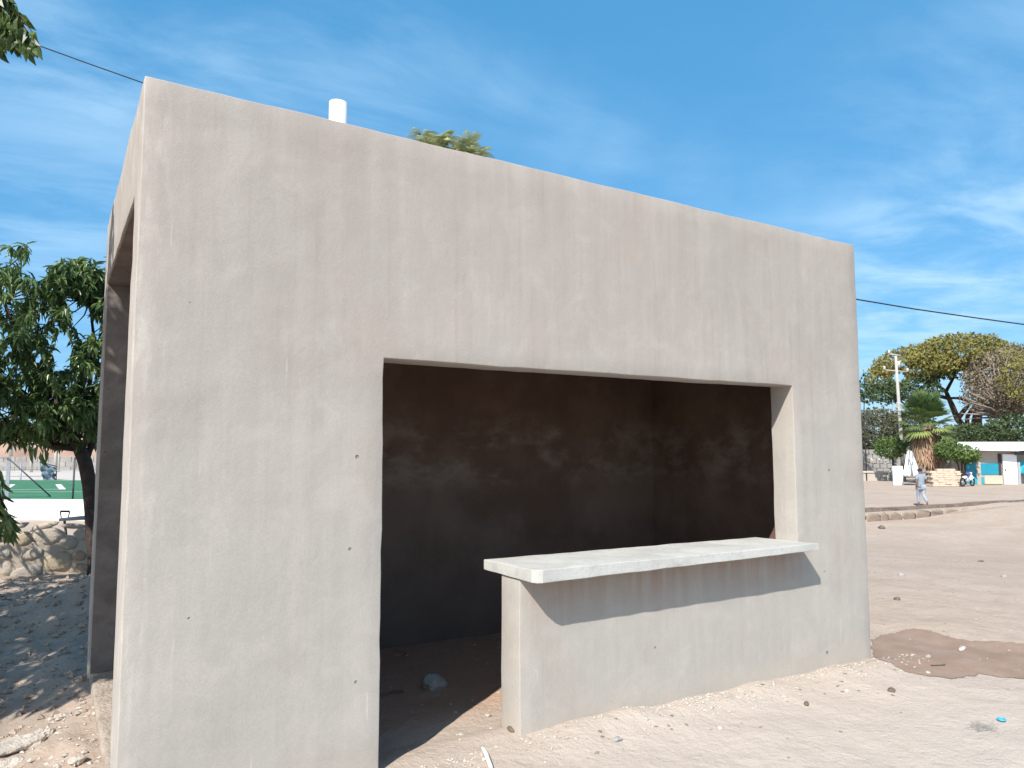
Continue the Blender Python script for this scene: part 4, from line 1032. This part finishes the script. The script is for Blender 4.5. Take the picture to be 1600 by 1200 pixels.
# ------------------------------------------------------------------ far trees
def G(u, d): p = pt(u, 699, d); return gz(p)
dA = 76.
fol = blob(1500, 560, 78, 38, dA, 5, 6500, .5, .5)+blob(1545, 600, 26, 22, dA, 3, 600, .4)+blob(1430, 575, 62, 34, dA, 5, 3400, .55, .4)+blob(1385, 592, 26, 24, dA, 3, 1000, .5)+blob(1560, 575, 50, 34, dA, 4, 1800, .5)
def notin(ps, hs): return [p for p in ps if not any(((proj(p)[0]-a)/c)**2+((proj(p)[1]-b)/d)**2 < 1 for a, b, c, d in hs)]
skyh = [(1492, 612, 14, 22), (1505, 640, 18, 20), (1405, 590, 12, 8), (1475, 600, 8, 10), (1520, 625, 12, 18), (1412, 640, 20, 14), (1370, 640, 14, 10)]
fol = notin(fol, skyh)
b0 = G(1530, dA)
tree('umbrella_tree', 'broad umbrella tree with yellow-green crown behind the utility pole', 'tree', b0,
     [([b0, pt(1529, 700, dA), pt(1526, 660, dA), pt(1528, 640, dA)], [.7, .55, .5, .4]), ([pt(1526, 662, dA), pt(1510, 672, dA), pt(1496, 655, dA), pt(1488, 635, dA), pt(1478, 612, dA), pt(1450, 590, dA)], [.4, .35, .32, .28, .2, .1]),
      ([pt(1496, 655, dA), pt(1507, 640, dA), pt(1518, 630, dA), pt(1500, 622, dA), pt(1480, 622, dA)], [.26, .24, .2, .16, .1]), ([pt(1510, 670, dA), pt(1512, 650, dA), pt(1530, 625, dA), pt(1550, 590, dA)], [.25, .22, .18, .1]),
      ([pt(1480, 622, dA), pt(1440, 612, dA), pt(1405, 600, dA)], [.2, .14, .06]), ([pt(1478, 612, dA), pt(1490, 590, dA), pt(1500, 560, dA)], [.18, .14, .06]), ([pt(1528, 640, dA), pt(1545, 600, dA), pt(1570, 570, dA)], [.35, .22, .08])],
     fol, M_lf_y, .36, lump=2.)
# added dark foliage that paints the shade under that crown
b1 = G(1440, 74); fol = notin(blob(1425, 610, 50, 22, 74, 3, 1500, .2)+blob(1385, 612, 24, 20, 74, 3, 700, .2)+blob(1470, 590, 30, 12, 74, 2, 600, .1), skyh)
tree('crown_shade_foliage', 'added dark foliage painting shade under the left side of the umbrella tree', 'tree', b1, [([b1, pt(1440, 660, 74), pt(1430, 615, 74)], [.3, .22, .1]), ([pt(1440, 655, 74), pt(1400, 620, 74)], [.16, .06])], fol, M_lf_d, .34)
dB = 70.; b2 = G(1590, dB)
fol = blob(1585, 595, 72, 56, dB, 5, 8500, .4)+blob(1560, 625, 50, 28, dB, 4, 2000, .3)
bt = [([b2, pt(1575, 680, dB), pt(1570, 650, dB)], [.5, .4, .35])]
rb = random.Random(8)
for i in range(130):
    a = rb.uniform(-1.9, 1.6); u1, v1 = 1570+math.sin(a)*rb.uniform(40, 70), 640-math.cos(a)*rb.uniform(30, 88); d_ = dB+rb.uniform(-4, 4)
    mpt = pt(1570+(u1-1570)*.5+rb.uniform(-8, 8), 650+(v1-650)*.55, (dB+d_)/2); bt.append(([pt(1570, 652, dB), mpt, pt(u1, v1, d_)], [.14, .08, .03]))
M_bare = mat('bare_branch', (.27, .225, .19), .9, .1, .2, 3)
tree('dry_tree', 'half-bare brownish tree with many pale twigs above the hut', 'tree', b2, bt, fol, M_lf_b, .24, M_bare)
b3 = G(1640, 64); fol = blob(1625, 590, 50, 45, 64, 4, 1400, .4)+blob(1600, 560, 25, 22, 66, 3, 350, .4)
tree('green_edge_tree', 'yellowish green tree rising at the right frame edge over the hut', 'tree', b3, [([b3, pt(1640, 640, 64), pt(1630, 590, 64)], [.3, .22, .1])], fol, M_lf_y, .3)
b4 = G(1512, 68); fol = blob(1512, 682, 30, 20, 68, 3, 1300, .4)+blob(1498, 690, 22, 18, 68, 2, 600, .4)
tree('dense_shrub', 'dense dark green shrub between the palm and the hut roof', 'shrub', b4, [([b4, pt(1512, 690, 68)], [.15, .08])], fol, M_lf_d, .32)
b5 = G(1585, 66); fol = blob(1585, 672, 44, 24, 66, 3, 1900, .4)
tree('dense_shrub', 'broad dark green tree directly behind the hut roof', 'shrub', b5, [([b5, pt(1585, 690, 66)], [.15, .08])], fol, M_lf_d, .34)
dC = 52.5; b6 = G(1502, dC)
fol = blob(1496, 708, 28, 13, dC, 1.6, 900, .4)+blob(1512, 715, 14, 8, dC, 1, 300, .4)+blob(1478, 700, 14, 14, dC, 1.2, 300, .4)
tree('small_green_tree', 'small bright green tree at the left end of the hut roof', 'tree', b6, [([b6, pt(1503, 725, dC), pt(1500, 708, dC)], [.09, .07, .05]), ([b6+Vector((.3, 0, 0)), pt(1508, 728, dC), pt(1510, 712, dC)], [.07, .06, .04]), ([b6-Vector((.3, 0, 0)), pt(1497, 725, dC), pt(1485, 705, dC)], [.07, .06, .04])], fol, M_lf_g, .24)
dE = 58.; b7 = G(1395, dE)
fol = blob(1391, 700, 24, 17, dE, 1.2, 1300, .55)
tree('round_topped_tree', 'small round clipped tree in front of the yard wall', 'tree', b7, [([b7, pt(1395.5, 725, dE), pt(1394, 705, dE)], [.09, .08, .06])], fol, M_lf_g, .22)
b8 = G(1372, 70); fol = blob(1370, 672, 44, 36, 70, 3, 4200, .2)+blob(1420, 668, 44, 30, 70, 2, 3000, .2)+blob(1478, 690, 24, 22, 70, 2, 900, .2)
sc = [([b8+Vector((random.uniform(-2, 2), 0, 0)), pt(1360+i*6, 640+random.uniform(-10, 15), 70)], [.1, .03]) for i in range(9)]
tree('scraggly_bush', 'tall grey-green scraggly bush left of the palm behind the rubble wall', 'bush', b8, sc, fol, M_lf_s, .26, M_bare)
b9 = G(1352, 60); fol = blob(1352, 605, 10, 26, 60, 1, 160, .3)+blob(1356, 618, 16, 14, 60, 1, 160, .3)
tree('slender_tree', 'slender sparse tree right beside the kiosk right edge', 'tree', b9, [([b9, pt(1350, 640, 60), pt(1352, 590, 60)], [.05, .04, .02])], fol, M_lf_d, .3)
# behind: far belt of trees reading as one mass
pts_ = []
for i in range(9000):
    u = random.uniform(100, 2300); d_ = random.uniform(86, 100); hh = 3.6+1.4*nz(u*.02, 0, 0, 1)
    p = pt(u, 699, d_); p.z = ZT+random.random()**.7*max(1.2, hh-ZT if u > 300 else 1.5); pts_.append(p)
V, Fc, var = far_foliage(pts_, .75, lump=3.); o = pyd('distant_tree_belt', V, Fc, M_lf_d, None, False, var); meta(o, 'far-off dark band of trees closing the yard', 'trees', None, 'stuff')

# ------------------------------------------------------------------ stones, litter, rubble on the ground
def place(name, me, p, rot, sc, mt=None):
    o = bpy.data.objects.new(name, me); C.objects.link(o); o.location = p; o.rotation_euler = rot; o.scale = sc; return o
lump = rock_mesh('concrete_lump', .085, .07, .055, 11, 3, .3, M_rock)
o = place('concrete_lump', lump, gp(682, 1078)+Vector((0, .04, .035)), (0, 0, .3), (1, 1, 1)); meta(o, 'blue-grey concrete lump on the dirt floor inside the doorway', 'stone')
def bits(label, cat, name, px, n, s, mt, seed):
    bm = bmesh.new(); c = gp(*px); rr_ = random.Random(seed)
    for i in range(n):
        M_ = Matrix.Translation(c+Vector((rr_.uniform(-.05, .05), rr_.uniform(-.03, .03), s*.3))) @ Matrix.Rotation(rr_.random()*3, 4, 'Z') @ Matrix.Rotation(rr_.random(), 4, 'X')
        box(bm, (-s, -s*.5, -s*.3), (s, s*.5, s*.3), M_, s*.08)
    o = fin(name, bm, mt); meta(o, label, cat); return o
bits('pinkish broken brick bits in the shade by the back of the doorway', 'brick bits', 'brick_fragment', (627, 1024), 4, .03, M_brickbit, 1)
flat = [((1393, 1079), .045, .025, .012, 'flat grey-brown stone near the right foot of the kiosk', M_twig), ((1125, 1139), .014, .012, .009, 'small white pebble in front of the counter wall', M_pale),
        ((799, 1141), .045, .02, .014, 'dark flat chip at the foot of the counter corner', M_twig), ((964, 1157), .03, .02, .014, 'small grey stone before the counter wall', M_rock),
        ((1450, 1052), .018, .018, .012, 'small rounded stone on the near edge of the damp patch', M_rubble), ((1450, 1027), .03, .02, .016, 'brown stone in the middle of the damp patch', M_rock),
        ((1323, 1080), .015, .012, .009, 'pale pebble by the right base of the kiosk wall', M_pale), ((1378, 826), .16, .12, .09, 'dark boulder in front of the low rubble wall', M_twig),
        ((762, 1119), .02, .02, .012, 'pale crumb of mortar beside the counter corner', M_rubble), ((1260, 1101), .028, .016, .012, 'dark chip near the right foot of the wall', M_twig),
        ((1408, 900), .04, .03, .03, 'small brown stone on the dirt beyond the kiosk corner', M_rock), ((1401, 937), .045, .03, .022, 'small dark stone on the open dirt right of the kiosk', M_twig),
        ((1569, 902), .05, .04, .03, 'small grey stone toward the right edge of the dirt yard', M_rock), ((1532, 878), .1, .03, .02, 'thin dark stick-like chip on the far dirt', M_twig), ((756, 1188), .012, .012, .009, 'white pebble by the curved white strip', M_pale)]
for i, (px, a, b, c, lab, mt) in enumerate(flat):
    dd = (gp(*px)-CAM).dot(FW)
    me = rock_mesh('stone', a, b, c, i*5+1, 2, .3, mt); o = place('stone', me, gp(*px)+Vector((0, 0, c*.4)), (0, 0, random.random()*3), (1, 1, 1)); meta(o, lab, 'stone')
me = rock_mesh('stone', .05, .018, .012, 77, 2, .3, M_conc); o = place('stone', me, gp(1504, 1015)+Vector((0, 0, .012)), (0, 0, .3), (1.6, 1.2, 1)); meta(o, 'long pale chip lying in the damp patch', 'stone')
p0, p1, p2 = gp(752, 1171), gp(760, 1184), gp(767, 1204)
V = []; ps = [p0, p0.lerp(p1, .5)+Vector((.002, 0, 0)), p1, p1.lerp(p2, .5), p2, p2+(p2-p1)*.8+Vector((-.01, 0, 0))]
o = tube_o('white_strip', [p+Vector((0, 0, .016)) for p in ps], [.008, .010, .011, .011, .011, .008], M_pvc, None, 8); meta(o, 'short curved white plastic strip on the sand at the bottom', 'strip')
o = tube_o('stick', [gp(592, 1090)+Vector((0, 0, .01)), gp(612, 1085)+Vector((0, 0, .015)), gp(630, 1082)+Vector((0, 0, .01))], .008, M_twig, None, 6); meta(o, 'dark stick on the dirt inside the doorway beside the left jamb', 'stick')
o = tube_o('stick', [gp(1455, 1042)+Vector((0, 0, .014)), gp(1477, 1041)+Vector((0, 0, .014))], .005, M_twig, None, 6); meta(o, 'thin stick lying across the damp patch', 'stick')
# blue cap with a tangle of grey fibres
bm = bmesh.new(); c = gp(1565, 1127); tube(bm, [c+Vector((.02*math.cos(a*.5236), .02*math.sin(a*.5236), .012)) for a in range(13)], .006, 6, False); o = fin('blue_ring', bm, M_bluecap, None, True); meta(o, 'small bright blue plastic ring on the sand at lower right', 'ring')
bm = bmesh.new(); c = gp(1530, 1138); r5 = random.Random(5)
for i in range(42):
    a = c+Vector((r5.gauss(0, .045), r5.gauss(0, .03), .003)); d = Vector((r5.uniform(-1, 1), r5.uniform(-.6, .6), 0)).normalized()*r5.uniform(.03, .09)
    tube(bm, [a, a+d*.5+Vector((0, 0, .008)), a+d+Vector((0, 0, .002))], .0010, 4)
o = fin('fibre_tangle', bm, M_grass); meta(o, 'wispy grey tangle of dry fibres beside the blue ring', 'fibres')
# slab of broken mortar at lower left, rubble chunks
for (u, v, a, b, c_, lab) in ((30, 1168, .15, .10, .035, 'broad broken mortar slab in the lower left corner'), (62, 1150, .07, .05, .028, 'smaller sunlit mortar chunk beside the broad broken slab'), (98, 1122, .05, .03, .02, 'elongated pale mortar chunk at the shade edge'), (18, 1198, .08, .05, .03, 'mortar chunk at the very bottom left corner'), (120, 1190, .035, .03, .02, 'small mortar chunk near the kiosk left foot')):
    me = rock_mesh('mortar_chunk', a, b, c_, u+1, 3, .42, M_rubble); me.polygons.foreach_set('use_smooth', [False]*len(me.polygons)); o = place('mortar_chunk', me, gp(u, v)+Vector((0, 0, c_*.3)), (0, 0, .4), (1, 1, 1)); meta(o, lab, 'rubble')
# gravel & leaf litter as stuff
def scatter(name, pts_, smin, smax, mt, label, seed, flatk=.6):
    rr_ = random.Random(seed); V = []; Fc = []
    oct_ = [(1, 0, 0), (-1, 0, 0), (0, 1, 0), (0, -1, 0), (0, 0, 1), (0, 0, -1)]; of = [(0, 2, 4), (2, 1, 4), (1, 3, 4), (3, 0, 4), (2, 0, 5), (1, 2, 5), (3, 1, 5), (0, 3, 5)]
    for (x, y) in pts_:
        s = smin+(smax-smin)*rr_.random()**3; a = rr_.random()*6.28; b = len(V); z = H(x, y)+s*.15; st = rr_.uniform(.5, 1)
        for q in oct_:
            k = rr_.uniform(.6, 1.2); X_, Y_ = q[0]*s*k, q[1]*s*k*st; V.append((x+X_*math.cos(a)-Y_*math.sin(a), y+X_*math.sin(a)+Y_*math.cos(a), z+q[2]*s*flatk*k))
        Fc += [tuple(b+i for i in f) for f in of]
    o = pyd(name, V, Fc, mt); meta(o, label, 'gravel', None, 'stuff')
r6 = random.Random(6); A = []; B = []; Cc = []; Lf = []
while len(A) < 1900:
    x_, y_ = r6.uniform(1.2, 5.7), -.03-abs(r6.gauss(0, .13))
    if nz(x_, y_, 0, 2.6)+.25*nz(x_, y_, 0, 9) > r6.uniform(-.35, .3): A.append((x_, y_))
for i in range(900): A.append((r6.uniform(.5, 5.0), r6.uniform(.1, 2.1)))
for i in range(1600):
    r = r6.uniform(0, 1)**.6*14; a = r6.uniform(-.35, 1.2); B.append((5+r*math.cos(a-.3), -1.2+r*math.sin(a)*.9+.5*r*.5))
for i in range(1500): Cc.append((r6.uniform(-1.4, .02), r6.uniform(-.6, 2.0)))
Dd = [(r6.uniform(-2.2, .3), r6.uniform(1.6, 7.4)) for _ in range(2600)]
for i in range(1300): Lf.append((r6.uniform(-2.5, .4), r6.uniform(2.2, 7.3)))
for i in range(500): Lf.append((r6.uniform(5.3, 12), r6.uniform(-1, 9)))
for i in range(150): Lf.append((r6.uniform(1.9, 5.8), -.06-abs(r6.gauss(0, .22))))
for i in range(60): Lf.append((r6.uniform(3, 7), r6.uniform(-2, -.2)))
scatter('gravel', A, .002, .016, M_rubble, 'fine pale mortar crumbs along the kiosk foot', 1)
scatter('gravel', B, .003, .026, M_clod, 'scattered small stones over the open dirt yard', 2)
scatter('gravel', Cc, .003, .03, M_rubble, 'sunlit broken mortar rubble at the lower left', 3)
scatter('gravel', Dd, .006, .05, M_clod, 'clods and crumbs of earth in the shade left of the kiosk', 9)
scatter('leaf_litter', Lf, .003, .02, M_chip, 'dry brown leaf litter and chips on the soil', 4, .15)
